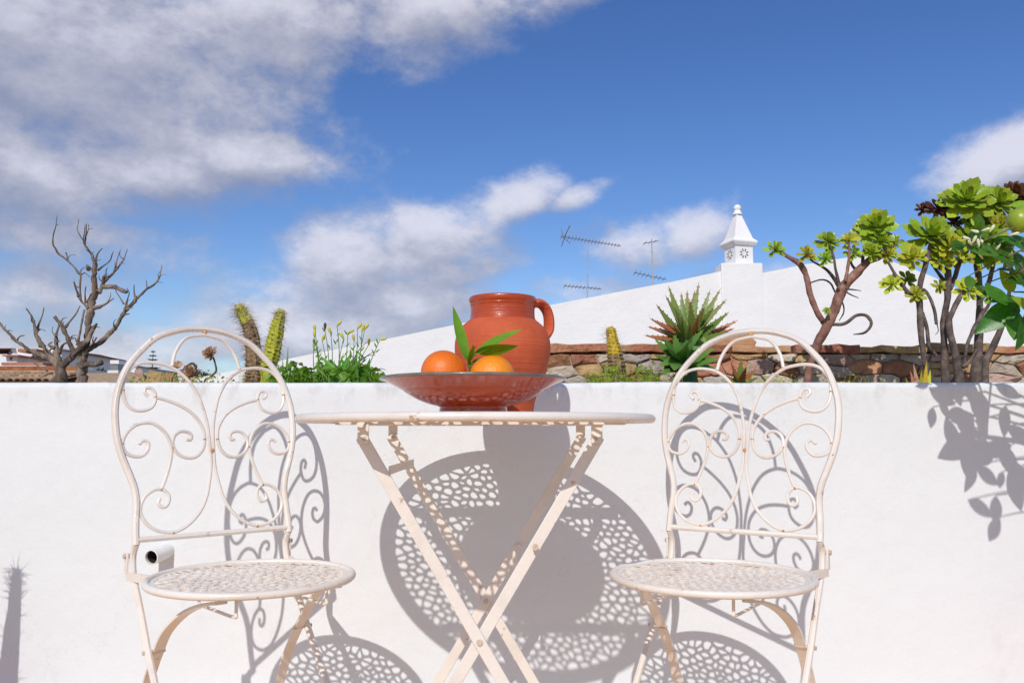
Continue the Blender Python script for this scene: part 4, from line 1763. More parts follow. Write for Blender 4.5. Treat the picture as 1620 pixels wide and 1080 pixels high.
def dead_tree():
    d = 2.35
    c = P(105, 605, d)
    o = empty('dead_tree', (c.x, d, SOIL))
    tag(o, 'leafless dead grey tree with gnarled branches in the planting bed', 'tree')
    L = o.location
    cv = zconv(0, 320, 3.6)
    S = 3.6
    limbs = [
        ('trunk', [(340, 1020, 78), (343, 960, 66), (335, 920, 62), (322, 880, 46), (318, 845, 34)], .0, True),
        ('trunk', [(470, 1020, 66), (462, 950, 58), (470, 880, 56), (488, 820, 46), (500, 740, 40), (510, 660, 46), (518, 590, 50), (540, 520, 44), (533, 430, 36), (541, 350, 28), (522, 295, 19), (483, 240, 14), (490, 180, 9), (491, 122, 6)], .02, True),
        ('branch', [(330, 935, 46), (285, 895, 38), (225, 868, 32), (160, 842, 27), (95, 792, 22), (40, 738, 18), (0, 692, 15), (-40, 632, 9), (-60, 560, 5)], -.10, False),
        ('branch', [(322, 910, 40), (275, 855, 34), (222, 790, 29), (203, 740, 24), (196, 690, 18), (175, 640, 14), (148, 603, 9)], -.05, False),
        ('twig', [(208, 740, 18), (222, 690, 15), (240, 645, 11), (251, 600, 7)], .04, False),
        ('branch', [(318, 870, 32), (322, 800, 24), (318, 760, 20), (335, 700, 15), (331, 672, 8)], .06, False),
        ('branch', [(350, 930, 54), (400, 890, 46), (450, 842, 42), (492, 790, 38), (530, 722, 26), (552, 690, 16)], -.07, False),
        ('branch', [(425, 856, 32), (392, 790, 31), (368, 735, 28), (345, 690, 25), (308, 650, 24)], -.05, False),
        ('twig', [(372, 712, 18), (402, 672, 15), (432, 636, 13), (456, 588, 9)], .05, False),
        ('branch', [(492, 842, 38), (545, 815, 32), (600, 775, 29), (655, 715, 27), (690, 655, 25), (730, 600, 24), (785, 540, 21), (835, 495, 18), (878, 468, 17), (905, 432, 13), (915, 395, 9), (922, 355, 5)], .10, False),
        ('twig', [(772, 552, 15), (764, 510, 11), (764, 468, 7)], .03, False), ('twig', [(838, 490, 8), (832, 440, 4)], .0, False),
        ('twig', [(710, 615, 16), (722, 560, 11), (736, 518, 8), (722, 488, 5)], -.04, False), ('twig', [(706, 580, 12), (682, 540, 9), (660, 505, 7), (660, 465, 4)], .02, False),
        ('twig', [(700, 640, 12), (738, 635, 6)], .02, False), ('twig', [(720, 610, 12), (758, 598, 6)], -.03, False),
        ('twig', [(486, 232, 13), (455, 190, 10), (440, 155, 8), (449, 95, 5)], .05, False), ('twig', [(490, 190, 7), (505, 150, 6), (503, 125, 4)], -.02, False),
        ('twig', [(500, 275, 12), (475, 225, 10), (482, 160, 7), (484, 130, 4)], -.04, False),
        ('twig', [(543, 335, 14), (556, 292, 12), (583, 262, 7)], .03, False),
        ('branch', [(556, 385, 16), (595, 358, 13), (626, 332, 10), (646, 278, 5)], -.05, False),
        ('branch', [(560, 515, 32), (590, 455, 24), (640, 408, 19), (672, 372, 15), (705, 325, 11), (726, 266, 5)], .08, False),
        ('twig', [(652, 392, 13), (665, 330, 10), (686, 270, 5)], -.03, False), ('twig', [(600, 430, 12), (604, 390, 10), (615, 368, 6)], .02, False),
        ('branch', [(590, 480, 26), (640, 480, 27), (690, 497, 27), (722, 512, 25)], -.05, False),
        ('branch', [(530, 605, 26), (590, 585, 17), (620, 565, 13), (650, 546, 6)], -.06, False), ('twig', [(608, 575, 9), (628, 540, 7), (630, 512, 4)], .02, False),
        ('branch', [(500, 600, 22), (462, 560, 17), (455, 490, 15), (460, 415, 13), (425, 372, 13), (380, 328, 14), (330, 290, 14), (302, 240, 12), (303, 190, 9), (318, 135, 7), (326, 75, 4)], -.08, False),
        ('twig', [(385, 330, 13), (382, 305, 12), (375, 285, 7)], .02, False), ('twig', [(462, 412, 9), (485, 402, 8), (510, 425, 7)], .02, False),
        ('twig', [(450, 540, 17), (436, 500, 16), (420, 452, 12)], -.03, False), ('twig', [(486, 575, 14), (484, 520, 10), (489, 478, 6)], .03, False),
        ('branch', [(440, 815, 16), (456, 740, 16), (468, 670, 16), (482, 610, 18)], -.04, False), ('twig', [(440, 800, 9), (425, 770, 5)], 0, False),
        ('branch', [(468, 935, 46), (505, 922, 38), (545, 925, 34), (585, 908, 34)], -.03, False),
        ('twig', [(480, 860, 20), (530, 800, 16), (550, 768, 11)], -.05, False), ('twig', [(505, 380, 30), (497, 365, 26)], -.02, False),
        ('twig', [(310, 830, 20), (275, 810, 14), (300, 795, 9)], .03, False), ('twig', [(335, 860, 24), (360, 810, 18), (378, 800, 12)], -.03, False),
        ('twig', [(270, 960, 14), (215, 930, 11), (160, 886, 6)], -.1, False), ('twig', [(300, 970, 16), (255, 985, 11), (230, 1000, 7)], -.1, False),
    ]
    def rough(pts, k):
        """knuckles and kinks between the traced points"""
        r = random.Random(k * 13 + 5)
        out = [pts[0]]
        for a, b_ in zip(pts, pts[1:]):
            n = max(1, int(math.hypot(a[0] - b_[0], a[1] - b_[1]) / 26))
            for j in range(1, n + 1):
                t = j / n
                w = a[2] + (b_[2] - a[2]) * t
                w *= .70 if w < 20 else .84
                e = 0 if j == n else w * .16
                out.append((a[0] + (b_[0] - a[0]) * t + r.uniform(-e, e), a[1] + (b_[1] - a[1]) * t + r.uniform(-e, e), w * (1 if j == n else r.uniform(.82, 1.2))))
        return out
    extra = []
    r = random.Random(77)
    for (nm, pts, sp, root) in limbs:
        if len(pts) < 5:
            continue
        for _ in range(7):
            j = r.randrange(1, len(pts) - 1)
            x, y, w = pts[j]
            a = r.uniform(-2.6, -.5)
            ln = r.uniform(14, 62)
            extra.append(('twig', [(x, y, min(13, w * .5)), (x + math.cos(a) * ln * .6, y + math.sin(a) * ln * .6, min(8, w * .32)), (x + math.cos(a + .4) * ln, y + math.sin(a + .4) * ln, min(4, w * .2))], sp, False))
    limbs += extra
    for i, (nm, pts, sp, root) in enumerate(limbs):
        limb(o, nm, rough(pts, i), cv, S, d, MT['deadwood'], L, abs(sp), i + 1, 9, .55, root, 3)


dead_tree()


def column_cactus(label, pts, conv, scale, d, m_low, m_top, split, nspine, spl, seed, name='columnar_cactus', root=True, ribs=7):
    x, y = conv(pts[0])
    c = P(x, y, d)
    o = empty(name, (c.x, d, SOIL))
    tag(o, label, 'cactus')
    L = o.location
    rng = random.Random(seed)
    path = []
    for q in pts:
        x, y = conv(q)
        p = P(x, y, d) - L
        path.append((p.x, p.y, p.z, q[2] / scale * d / F_PX / 2))
    if root:
        path.insert(0, (path[0][0], 0, -.02, path[0][3]))
    s = catmull(path, 10)
    last = s[-1]
    tdir = (Vector(s[-1][:3]) - Vector(s[-2][:3])).normalized()
    for k in range(1, 5):
        a = k / 4 * math.pi / 2
        q = Vector(last[:3]) + tdir * last[3] * math.sin(a)
        s.append((q.x, q.y, q.z, last[3] * max(.08, math.cos(a))))
    n = ribs * 4
    cut = int(len(s) * split)
    ring = []
    for i, q in enumerate(s):
        t = (Vector(s[min(i + 1, len(s) - 1)][:3]) - Vector(s[max(i - 1, 0)][:3])).normalized()
        a = Vector((0, 1, 0))
        a = (a - t * a.dot(t)).normalized()
        bb = t.cross(a)
        rr = []
        for k in range(n):
            th = 2 * math.pi * k / n
            r = q[3] * (1 + .10 * math.cos(ribs * th) + (.13 * math.sin(i * 2.3 + (k // 4) * 2.1) + .16 * noise.noise(Vector((i * 1.7, k * 1.3, seed)))) + .10 * noise.noise(Vector((i * .6 + seed, k * .8, 0))))
            rr.append(Vector(q[:3]) + (a * math.cos(th) + bb * math.sin(th)) * r)
        ring.append(rr)

    def seg(i0, i1, nm, m):
        b = MB()
        vs = [v for rr in ring[i0:i1] for v in rr]
        fs = []
        for i in range(i1 - i0 - 1):
            for k in range(n):
                l = (k + 1) % n
                fs.append((i * n + k, i * n + l, (i + 1) * n + l, (i + 1) * n + k))
        fs.append(tuple(reversed(range(n))))
        fs.append(tuple((i1 - i0 - 1) * n + k for k in range(n)))
        b.add(vs, fs)
        return b.build(nm, m, o, angle=70)
    if 0 < cut < len(s) - 2:
        seg(0, cut + 1, 'old_stem', m_low)
        seg(cut, len(s), 'green_stem', m_top)
    else:
        seg(0, len(s), 'stem', m_top)
    b = MB()
    for _ in range(nspine):
        i = rng.randrange(2, len(s) - 1)
        k = rng.randrange(n)
        p = ring[i][k]
        out = (p - Vector(s[i][:3])).normalized()
        dv = (out + Vector((rng.gauss(0, .5), rng.gauss(0, .5), rng.gauss(0.1, .5)))).normalized()
        ln = spl * rng.uniform(.3, 1.0) * (1.5 if rng.random() < .15 else 1)
        sd = dv.orthogonal().normalized() * .00045
        s2 = dv.cross(sd).normalized() * .00045
        e = p + dv * ln + Vector((0, 0, -.1 * ln))
        b.add([p - sd, p + sd * .5 + s2, p + sd * .5 - s2, e], [(0, 1, 3), (1, 2, 3), (2, 0, 3)])
    sp = b.build('spines', MT['spine'], o, smooth=False)
    sp['kind'] = 'stuff'
    return o


cvc = zconv(300, 440, 4.765)
column_cactus('leaning shaggy brown cactus with a green tip behind the chair back', [(495, 790, 150), (490, 690, 128), (482, 560, 112), (468, 440, 104), (440, 345, 92), (400, 270, 78), (378, 225, 62)], cvc, 4.765, 2.25, MT['cactusbrown'], MT['cactus'], .68, 1100, .036, 3)
column_cactus('upright bright yellow-green cactus beside the shaggy brown one', [(590, 700, 96), (612, 610, 112), (635, 500, 110), (660, 380, 98), (680, 290, 72), (690, 255, 50)], cvc, 4.765, 2.22, MT['cactusbrown'], MT['cactus'], .0, 650, .024, 5)
column_cactus('small golden cactus in front of the stone wall', [(430, 690, 90), (425, 600, 95), (415, 520, 80), (400, 440, 64), (392, 380, 52)], zconv(860, 420, 3.68), 3.68, 2.35, MT['cactusbrown'], MT['cactusyel'], .55, 330, .030, 7)


def blade_mesh(L, W, thick, teeth=0, curl=.2, seed=0):
    """thick succulent leaf along +y: flat above, keeled below, tapering to a point"""
    n = 9
    vs, fs = [], []
    for i in range(n + 1):
        t = i / n
        w = W / 2 * (1 - t ** 1.5) * (1 if t > .05 else .9)
        th = thick * (1 - t ** 1.3)
        z = curl * L * t * t
        y = L * t
        vs += [(-w, y, z + w * .12), (0, y, z + th * .28), (w, y, z + w * .12), (w * .72, y, z - th * .62), (0, y, z - th), (-w * .72, y, z - th * .62)]
    for i in range(n):
        for k in range(6):
            l = (k + 1) % 6
            fs.append((i * 6 + k, i * 6 + l, (i + 1) * 6 + l, (i + 1) * 6 + k))
    fs.append((5, 4, 3, 2, 1, 0))
    fs.append(tuple(n * 6 + k for k in range(6)))
    b = MB()
    b.add(vs, fs)
    for k in range(teeth):
        t = .12 + .78 * k / max(1, teeth - 1)
        w = W / 2 * (1 - t ** 1.5)
        z = curl * L * t * t + w * .12
        for s in (-1, 1):
            b.add([(s * w * .96, L * t - .0035, z), (s * w * .96, L * t + .0035, z), (s * (w + .0032), L * t + .003, z + .001), (s * w * .9, L * t, z - .003)], [(0, 1, 2), (0, 2, 3), (1, 3, 2)])
    return b


def aloe():
    d = 2.38
    cv = zconv(860, 420, 3.68)
    c = P(*cv((850, 690)), d)
    o = empty('aloe_plant', (c.x, d, SOIL))
    tag(o, 'large spiky aloe with reddish tipped toothed leaves above green ones', 'plant')
    L = o.location
    rng = random.Random(4)
    core = P(*cv((850, 440)), d) - L
    b = MB()
    b.tube(catmull([(0, 0, -.02), (.0, .0, core.z * .5), (core.x, 0, core.z - .01)], 4), [.026] * 4 + [.022] * 5, 9, wob=.2)
    b.build('stem', MT['aloegreen'], o)
    tips = [(905, 100, 0), (725, 122, .04), (706, 175, -.04), (652, 228, -.05), (612, 310, -.08), (603, 358, .02), (583, 410, -.06), (800, 160, .06), (835, 148, .08), (970, 145, .05), (1032, 138, .03), (1068, 198, -.04), (1082, 272, -.07), (1132, 322, -.03), (1076, 385, -.09), (880, 150, .10), (760, 250, -.10), (940, 240, -.10), (850, 200, -.05), (1000, 240, -.10), (700, 330, -.10), (1110, 370, .05), (800, 300, -.13), (900, 300, -.14), (850, 340, -.15), (960, 330, -.13), (750, 350, -.12)]
    for i, (x, y, dy) in enumerate(tips):
        tip = P(*cv((x, y)), d + dy) - L
        base = core + Vector((rng.uniform(-.012, .012), rng.uniform(-.01, .01), rng.uniform(-.02, .012)))
        v = tip - base
        low = v.z < v.length * .45
        me = blade_mesh(v.length * 1.02, .029 + .006 * rng.random(), .017, 8, .02, i).mesh('leaf')
        me.materials.append(MT['aloered'] if (low and rng.random() < .5) else MT['aloe'])
        lf = link('leaf', me, o)
        place(lf, base, v, (-v.x * .6, -1.0 if dy < 0 else -.5, .55))
    core2 = P(*cv((790, 560)), d - .06) - L
    tips2 = [(645, 425, -.02), (690, 420, -.06), (760, 395, -.03), (870, 410, -.10), (935, 370, -.06), (990, 400, .02), (640, 520, -.08), (670, 585, -.11), (720, 470, -.12), (840, 470, -.15), (1000, 480, -.06), (1030, 540, -.08), (700, 640, -.13), (760, 610, -.17), (900, 560, -.16), (960, 610, -.12), (830, 640, -.17), (1010, 600, -.03)]
    for i, (x, y, dy) in enumerate(tips2):
        tip = P(*cv((x, y)), d - .06 + dy) - L
        base = core2 + Vector((rng.uniform(-.015, .015), rng.uniform(-.01, .01), rng.uniform(-.015, .015)))
        v = tip - base
        me = blade_mesh(max(.06, v.length), .044 + .008 * rng.random(), .012, 7, .0, i).mesh('leaf')
        me.materials.append(MT['aloegreen'])
        lf = link('leaf', me, o)
        place(lf, base, v, (-v.x * .5, -.9, .7))
    # younger offset to the right
    core3 = P(*cv((1140, 700)), d + .02) - L
    for i, (x, y, dy) in enumerate([(1150, 530, 0), (1090, 560, -.03), (1205, 560, .02), (1240, 600, -.02), (1100, 620, -.06), (1180, 590, -.07), (1250, 650, -.04), (1060, 640, 0)]):
        tip = P(*cv((x, y)), d + dy) - L
        v = tip - core3
        me = blade_mesh(v.length, .026, .008, 6, .0, i).mesh('leaf')
        me.materials.append(MT['aloered'] if i % 2 else MT['aloe'])
        place(link('leaf', me, o), core3, v, (-v.x * .5, -.9, .7))


aloe()


def spat_leaf(m, nseg=6):
    """spoon-shaped aeonium leaf, unit length along +y, lens-thick"""
    top, bot, fs = [], [], []
    for i in range(nseg + 1):
        t = i / nseg
        w = .055 + .165 * math.sin(math.pi * min(1, (t / .74)) / 2) ** 2
        if t > .74:
            w = .22 * math.sqrt(max(0, 1 - ((t - .74) / .26) ** 2))
        z = .22 * t * t - .03 * t
        if i == nseg:
            w = .006
        top += [(-w, t, z + .10 * w / .2 * .35), (0, t, z - .012), (w, t, z + .10 * w / .2 * .35)]
        bot.append((0, t, z - .055 * (1 - .8 * t) - .012))
    n = (nseg + 1) * 3
    for i in range(nseg):
        a = i * 3
        fs += [(a, a + 1, a + 4, a + 3), (a + 1, a + 2, a + 5, a + 4), (a + 3, n + i + 1, n + i, a), (a + 2, n + i, n + i + 1, a + 5)]
    b = MB()
    b.add(top + bot, fs)
    me = b.mesh('leaf')
    me.materials.append(m)
    return me


LEAF = {k: spat_leaf(MT[k]) for k in ('aeo', 'aeoyel', 'aeodark')}


def rosette(parent, centre, axis, r, key, seed, objects=True, n=None):
    rng = random.Random(seed)
    n = n or (24 if r > .03 else 18)
    axis = Vector(axis).normalized()
    a = axis.orthogonal().normalized()
    b2 = axis.cross(a)
    b = MB()
    b.tube([Vector(centre) - axis * r * .55, Vector(centre) - axis * r * .15, Vector(centre) + axis * r * .10], [r * .10, r * .13, r * .06], 7)
    joined = MB()
    mats = []
    for i in range(n):
        f = i / (n - 1)                     # 0 centre .. 1 outer
        th = i * 2.39996 + rng.uniform(-.15, .15)
        lift = math.radians(74 - 104 * f ** .85 + rng.uniform(-8, 8))
        rad = (a * math.cos(th) + b2 * math.sin(th))
        dv = rad * math.cos(lift) + axis * math.sin(lift)
        ln = r * (.34 + .72 * f ** .65) * rng.uniform(.88, 1.08)
        base = Vector(centre) + axis * r * (.08 - .20 * f) + rad * r * .05
        up = axis * math.cos(lift) - rad * math.sin(lift)
        mats.append((base, dv, up, ln))
    core = b.build('rosette', MT['bark'], parent)
    if objects:
        for (base, dv, up, ln) in mats:
            lf = link('leaf', LEAF[key], core)
            place(lf, base, dv, up, ln)
    else:
        src = LEAF[key]
        for (base, dv, up, ln) in mats:
            R = orient(dv, up)
            vs = [Vector(base) + R @ (v.co * ln) for v in src.vertices]
            joined.add(vs, [tuple(p.vertices) for p in src.polygons])
        lv = joined.build('leaves', MT[key], core)
        lv['kind'] = 'stuff'
    return core


def aeonium(label, stems, rosettes, d, seed, maxleaf=290):
    cv = zconv(1180, 270, 3.086)
    x, y = cv(stems[0][1][0])
    c = P(x, y, d)
    o = empty('aeonium', (c.x, d, SOIL))
    tag(o, label, 'plant', 'tree aeoniums in the bed')
    L = o.location
    for i, (nm, pts, sp, root, m) in enumerate(stems):
        thin = .84 if seed > 150 else 1.0
        limb(o, nm, [(a, b_, w * thin) for a, b_, w in pts], cv, 3.086, d + sp, MT[m], L, 0.0, seed + i, 9, .30, root)
    used = 0
    for i, (x, y, r, key, dy) in enumerate(sorted(rosettes, key=lambda q: -q[2])):
        p = P(*cv((x, y)), d + dy) - L
        rad = r / 3.086 * (d + dy) / F_PX
        rng = random.Random(seed * 7 + i)
        n = 40 if r > 75 else (32 if r > 50 else 24)
        ok = used + n <= maxleaf
        if ok:
            used += n
        ax = Vector((rng.uniform(-.4, .3), -.95 + rng.uniform(-.25, .25), .55))
        rosette(o, p, ax, rad * (1.22 if seed > 150 else 1.12), key, seed * 31 + i, ok, n)
    return o


aeonium('small tree aeonium with reddish trunk, hooked dry branch and lime rosettes', [
    ('trunk', [(300, 1030, 40), (322, 930, 38), (345, 855, 42), (390, 770, 48), (430, 685, 52), (470, 580, 52), (530, 510, 44), (600, 440, 34), (655, 395, 24)], 0, True, 'barkred'),
    ('branch', [(390, 755, 26), (345, 685, 29), (312, 595, 27), (292, 505, 29), (258, 452, 28), (205, 420, 20), (150, 388, 13)], .02, False, 'barkred'),
    ('branch', [(455, 565, 22), (415, 505, 16), (375, 470, 13), (330, 445, 9), (298, 420, 8)], .02, False, 'bark'),
    ('branch', [(455, 560, 18), (440, 490, 14), (428, 420, 11), (410, 360, 9)], -.03, False, 'bark'),
    ('branch', [(485, 540, 18), (498, 470, 15), (505, 400, 11), (502, 350, 9)], -.02, False, 'barkred'),
    ('branch', [(550, 495, 18), (515, 455, 12), (522, 410, 9)], .02, False, 'bark'),
    ('branch', [(570, 465, 20), (575, 400, 16), (600, 340, 13), (630, 290, 12)], .02, False, 'bark'),
    ('branch', [(600, 445, 20), (650, 430, 16), (690, 405, 12), (720, 360, 10)], -.02, False, 'barkred'),
    ('branch', [(425, 752, 16), (485, 745, 18), (540, 706, 16), (588, 708, 16), (612, 745, 16), (585, 788, 13), (525, 799, 5)], -.04, False, 'bark'),
    ('twig', [(318, 546, 7), (370, 532, 8), (412, 548, 10), (440, 600, 9), (472, 645, 8), (478, 690, 7), (455, 732, 4)], .03, False, 'bark'),
    ('twig', [(485, 578, 9), (520, 580, 7), (562, 586, 4)], -.03, False, 'bark'), ('twig', [(480, 585, 9), (512, 605, 7), (550, 621, 4)], -.04, False, 'bark'),
], [(145, 380, 50, 'aeo', 0), (297, 405, 47, 'aeoyel', 0), (388, 428, 42, 'aeo', -.02), (402, 342, 60, 'aeo', 0), (502, 338, 50, 'aeoyel', 0), (527, 400, 42, 'aeo', 0), (640, 268, 92, 'aeo', 0), (580, 285, 55, 'aeoyel', .04), (612, 395, 52, 'aeo', -.03), (690, 405, 52, 'aeoyel', -.02), (722, 352, 48, 'aeo', .03), (660, 340, 60, 'aeo', -.02), (395, 682, 20, 'aeo', -.03)], 2.36, 100)

aeonium('dense many-stemmed tree aeonium with green and maroon rosettes beside the citrus tree', [
    ('stem', [(905, 1030, 34), (872, 930, 32), (856, 800, 35), (850, 680, 37), (850, 560, 31), (880, 450, 30), (895, 380, 22), (905, 330, 16)], -.02, True, 'bark'),
    ('stem', [(975, 1020, 48), (970, 900, 42), (965, 740, 34), (985, 620, 38), (986, 500, 40), (990, 420, 28), (1002, 375, 18)], 0, True, 'bark'),
    ('stem', [(1042, 1025, 52), (1022, 890, 42), (992, 770, 36), (998, 690, 32)], -.03, True, 'bark'),
    ('stem', [(1120, 1025, 66), (1133, 900, 54), (1140, 750, 42), (1140, 620, 34), (1130, 470, 36), (1100, 330, 28), (1082, 190, 22)], .05, True, 'bark'),
    ('branch', [(852, 655, 28), (820, 615, 25), (780, 580, 24), (735, 515, 19), (692, 442, 14)], -.02, False, 'bark'),
    ('branch', [(930, 905, 22), (895, 850, 24), (882, 760, 22), (858, 690, 22)], .02, False, 'bark'),
    ('branch', [(930, 750, 18), (922, 690, 20), (900, 625, 20), (868, 580, 18), (832, 595, 14)], -.03, False, 'bark'),
    ('branch', [(995, 720, 32), (1035, 635, 30), (1068, 585, 22), (1085, 575, 14)], -.03, False, 'bark'),
    ('branch', [(985, 610, 30), (1015, 530, 28), (1042, 450, 26), (1060, 380, 18), (1080, 260, 16)], .03, False, 'bark'),
    ('branch', [(880, 430, 20), (925, 455, 22), (965, 490, 22)], .02, False, 'bark'), ('branch', [(880, 445, 16), (830, 425, 14), (815, 415, 10)], -.02, False, 'bark'),
    ('branch', [(985, 560, 24), (940, 500, 20), (900, 440, 16)], .04, False, 'bark'),
    ('branch', [(1165, 965, 44), (1208, 855, 38), (1255, 745, 30), (1280, 640, 22), (1300, 420, 18), (1310, 160, 14)], .06, True, 'bark'),
    ('branch', [(1068, 960, 17), (1078, 860, 20), (1110, 780, 24), (1150, 705, 26), (1185, 655, 20), (1192, 610, 14)], -.03, False, 'bark'),
    ('branch', [(1140, 640, 28), (1180, 560, 26), (1215, 420, 22), (1235, 200, 18)], .05, False, 'bark'),
    ('branch', [(1100, 350, 22), (1030, 260, 18), (960, 205, 14), (870, 190, 10)], .06, False, 'bark'),
    ('twig', [(930, 740, 8), (940, 780, 5), (925, 800, 3)], -.05, False, 'bark'), ('twig', [(1060, 960, 22), (1100, 920, 20), (1130, 870, 18)], -.04, False, 'bark'),
    ('twig', [(950, 600, 12), (946, 570, 10)], .0, False, 'bark'),
], [(905, 312, 108, 'aeo', 0), (1002, 368, 76, 'aeoyel', -.03), (1082, 140, 112, 'aeo', .02), (1237, 150, 88, 'aeo', .05), (938, 185, 58, 'aeodark', .06), (864, 186, 36, 'aeodark', .08), (1312, 120, 76, 'aeodark', .08), (1390, 110, 70, 'aeodark', .08), (712, 550, 50, 'aeoyel', -.02), (788, 530, 48, 'aeo', .02), (832, 602, 42, 'aeoyel', -.03), (1087, 575, 58, 'aeoyel', -.03), (1192, 603, 48, 'aeo', -.03), (946, 562, 36, 'aeoyel', .0), (815, 420, 62, 'aeoyel', -.03), (1150, 230, 70, 'aeo', .06), (1050, 420, 50, 'aeo', .03), (1105, 330, 78, 'aeo', .02), (960, 440, 52, 'aeoyel', -.02), (1180, 330, 74, 'aeo', -.02), (1150, 430, 56, 'aeoyel', -.03), (1230, 270, 66, 'aeoyel', .02), (1010, 250, 48, 'aeodark', .06), (1270, 420, 60, 'aeo', .0)], 2.32, 200)

# ------------------------------------------------------------------ weeds, flowers, small things in the bed


def rock_mesh(b, c, s, rng, rz=0):
    n, m = 9, 6
    R = Matrix.Rotation(rz, 3, 'Z') @ Matrix.Rotation(rng.uniform(-.3, .3), 3, 'Y')
    sd = rng.uniform(0, 50)
    vs, fs = [], []
    for i in range(m + 1):
        t = math.pi * i / m
        for k in range(n):
            a = 2 * math.pi * k / n
            v = Vector((math.sin(t) * math.cos(a), math.sin(t) * math.sin(a), -math.cos(t)))
            r = 1 + .38 * noise.noise(v * 1.6 + Vector((sd, 0, 0))) + .15 * noise.noise(v * 4 + Vector((0, sd, 0)))
            vs.append(Vector(c) + R @ Vector((v.x * s[0] * r, v.y * s[1] * r, v.z * s[2] * r)))
    for i in range(m):
        for k in range(n):
            l = (k + 1) % n
            fs.append((i * n + k, i * n + l, (i + 1) * n + l, (i + 1) * n + k))
    b.add(vs, fs)


def small_bed_things():
    rng = random.Random(21)
    labs = ['flat brown rock seen through the left chair back', 'pointed tan rock leaning among the bed rubble', 'pinkish rock at the end of the bed rubble', 'low grey rock beside the dead tree stump', 'small pale rock under the dried rosette']
    for (x, y, w, h, d, m), lab in zip(((247, 597, 24, 7, 2.30, 'stoneC'), (225, 594, 16, 9, 2.36, 'stoneE'), (272, 595, 18, 9, 2.40, 'stoneC'), (195, 606, 26, 6, 2.30, 'stoneD'), (300, 602, 22, 10, 2.33, 'stoneB')), labs):
        b = MB()
        c = P(x, y, d)
        s = d / F_PX
        zc = c.z
        hh = max(h * s, (zc - SOIL) * .55)
        rock_mesh(b, (0, 0, 0), (w * s, w * s * .8, hh * 1.3), rng, rng.uniform(0, 3))
        o = b.build('rock', MT[m], angle=28)
        o.location = (c.x, d, zc - hh * .95)
        tag(o, lab, 'rock', 'rocks in the bed')
    # dried flower head on a crooked stem, and a withered rosette with a hooked stem
    cv = zconv(280, 520, 8.1)
    d = 2.18
    c = P(*cv((350, 690)), d)
    o = empty('dried_flower', (c.x, d, SOIL))
    tag(o, 'dried tan flower head on a crooked dark stem behind the chair', 'flower')
    L = o.location
    limb(o, 'stem', [(350, 690, 22), (410, 630, 24), (500, 545, 26), (488, 440, 24), (470, 380, 24), (440, 330, 22)], cv, 8.1, d, MT['darkstem'], L, 0, 1, 7, .2, True)
    pc = P(*cv((435, 325)), d) - L
    me = spat_leaf(MT['dry'])
    for i in range(26):
        f = i / 25
        th = i * 2.4
        ax = Vector((-.25, -.75, .35)).normalized()
        a = ax.orthogonal().normalized()
        b2 = ax.cross(a)
        lift = math.radians(65 - 75 * f)
        rad = a * math.cos(th) + b2 * math.sin(th)
        place(link('petal', me, o), pc, rad * math.cos(lift) + ax * math.sin(lift), ax, .020 + .006 * rng.random())
    o = empty('withered_rosette', (P(*cv((170, 690)), d).x, d + .04, SOIL))
    tag(o, 'withered pinkish rosette with a hooked dark stem among the rocks', 'plant')
    L = o.location
    limb(o, 'stem', [(-60, 640, 20), (60, 540, 22), (140, 470, 26), (200, 445, 34), (245, 480, 32), (240, 530, 22)], cv, 8.1, d + .04, MT['darkstem'], L, 0, 2, 7, .2, True)
    pc = P(*cv((165, 610)), d + .04) - L
    for i in range(22):
        th = i * 2.4
        f = i / 21
        ax = Vector((0.1, -.5, .8)).normalized()
        a = ax.orthogonal().normalized()
        b2 = ax.cross(a)
        lift = math.radians(70 - 80 * f)
        rad = a * math.cos(th) + b2 * math.sin(th)
        place(link('petal', me, o), pc, rad * math.cos(lift) + ax * math.sin(lift), ax, .026 + .008 * rng.random())
    pc = P(*cv((0, 500)), d + .06) - L
    for i in range(10):
        th = i * 2.4
        ax = Vector((0.3, -.6, .7)).normalized()
        a = ax.orthogonal().normalized()
        rad = a * math.cos(th) + ax.cross(a) * math.sin(th)
        place(link('petal', me, o), pc, rad * .8 + ax * .6, ax, .020)
    # spiky dark leaf by the cactus
    c = P(452, 590, 2.2)
    o = empty('dark_spiky_plant', (c.x, 2.2, SOIL))
    tag(o, 'small dark plant with one upright pointed leaf beside the yellow-green cactus', 'plant')
    for (x, y, dx) in ((456, 545, 0), (447, 566, -.02), (462, 572, .02), (440, 575, -.03)):
        tip = P(x, y, 2.2 + dx) - o.location
        me2 = blade_mesh(tip.length, .016, .005, 0, 0).mesh('leaf')
        me2.materials.append(MT['aloegreen'])
        place(link('leaf', me2, o), (0, 0, 0), tip, (0, -1, .2))


small_bed_things()


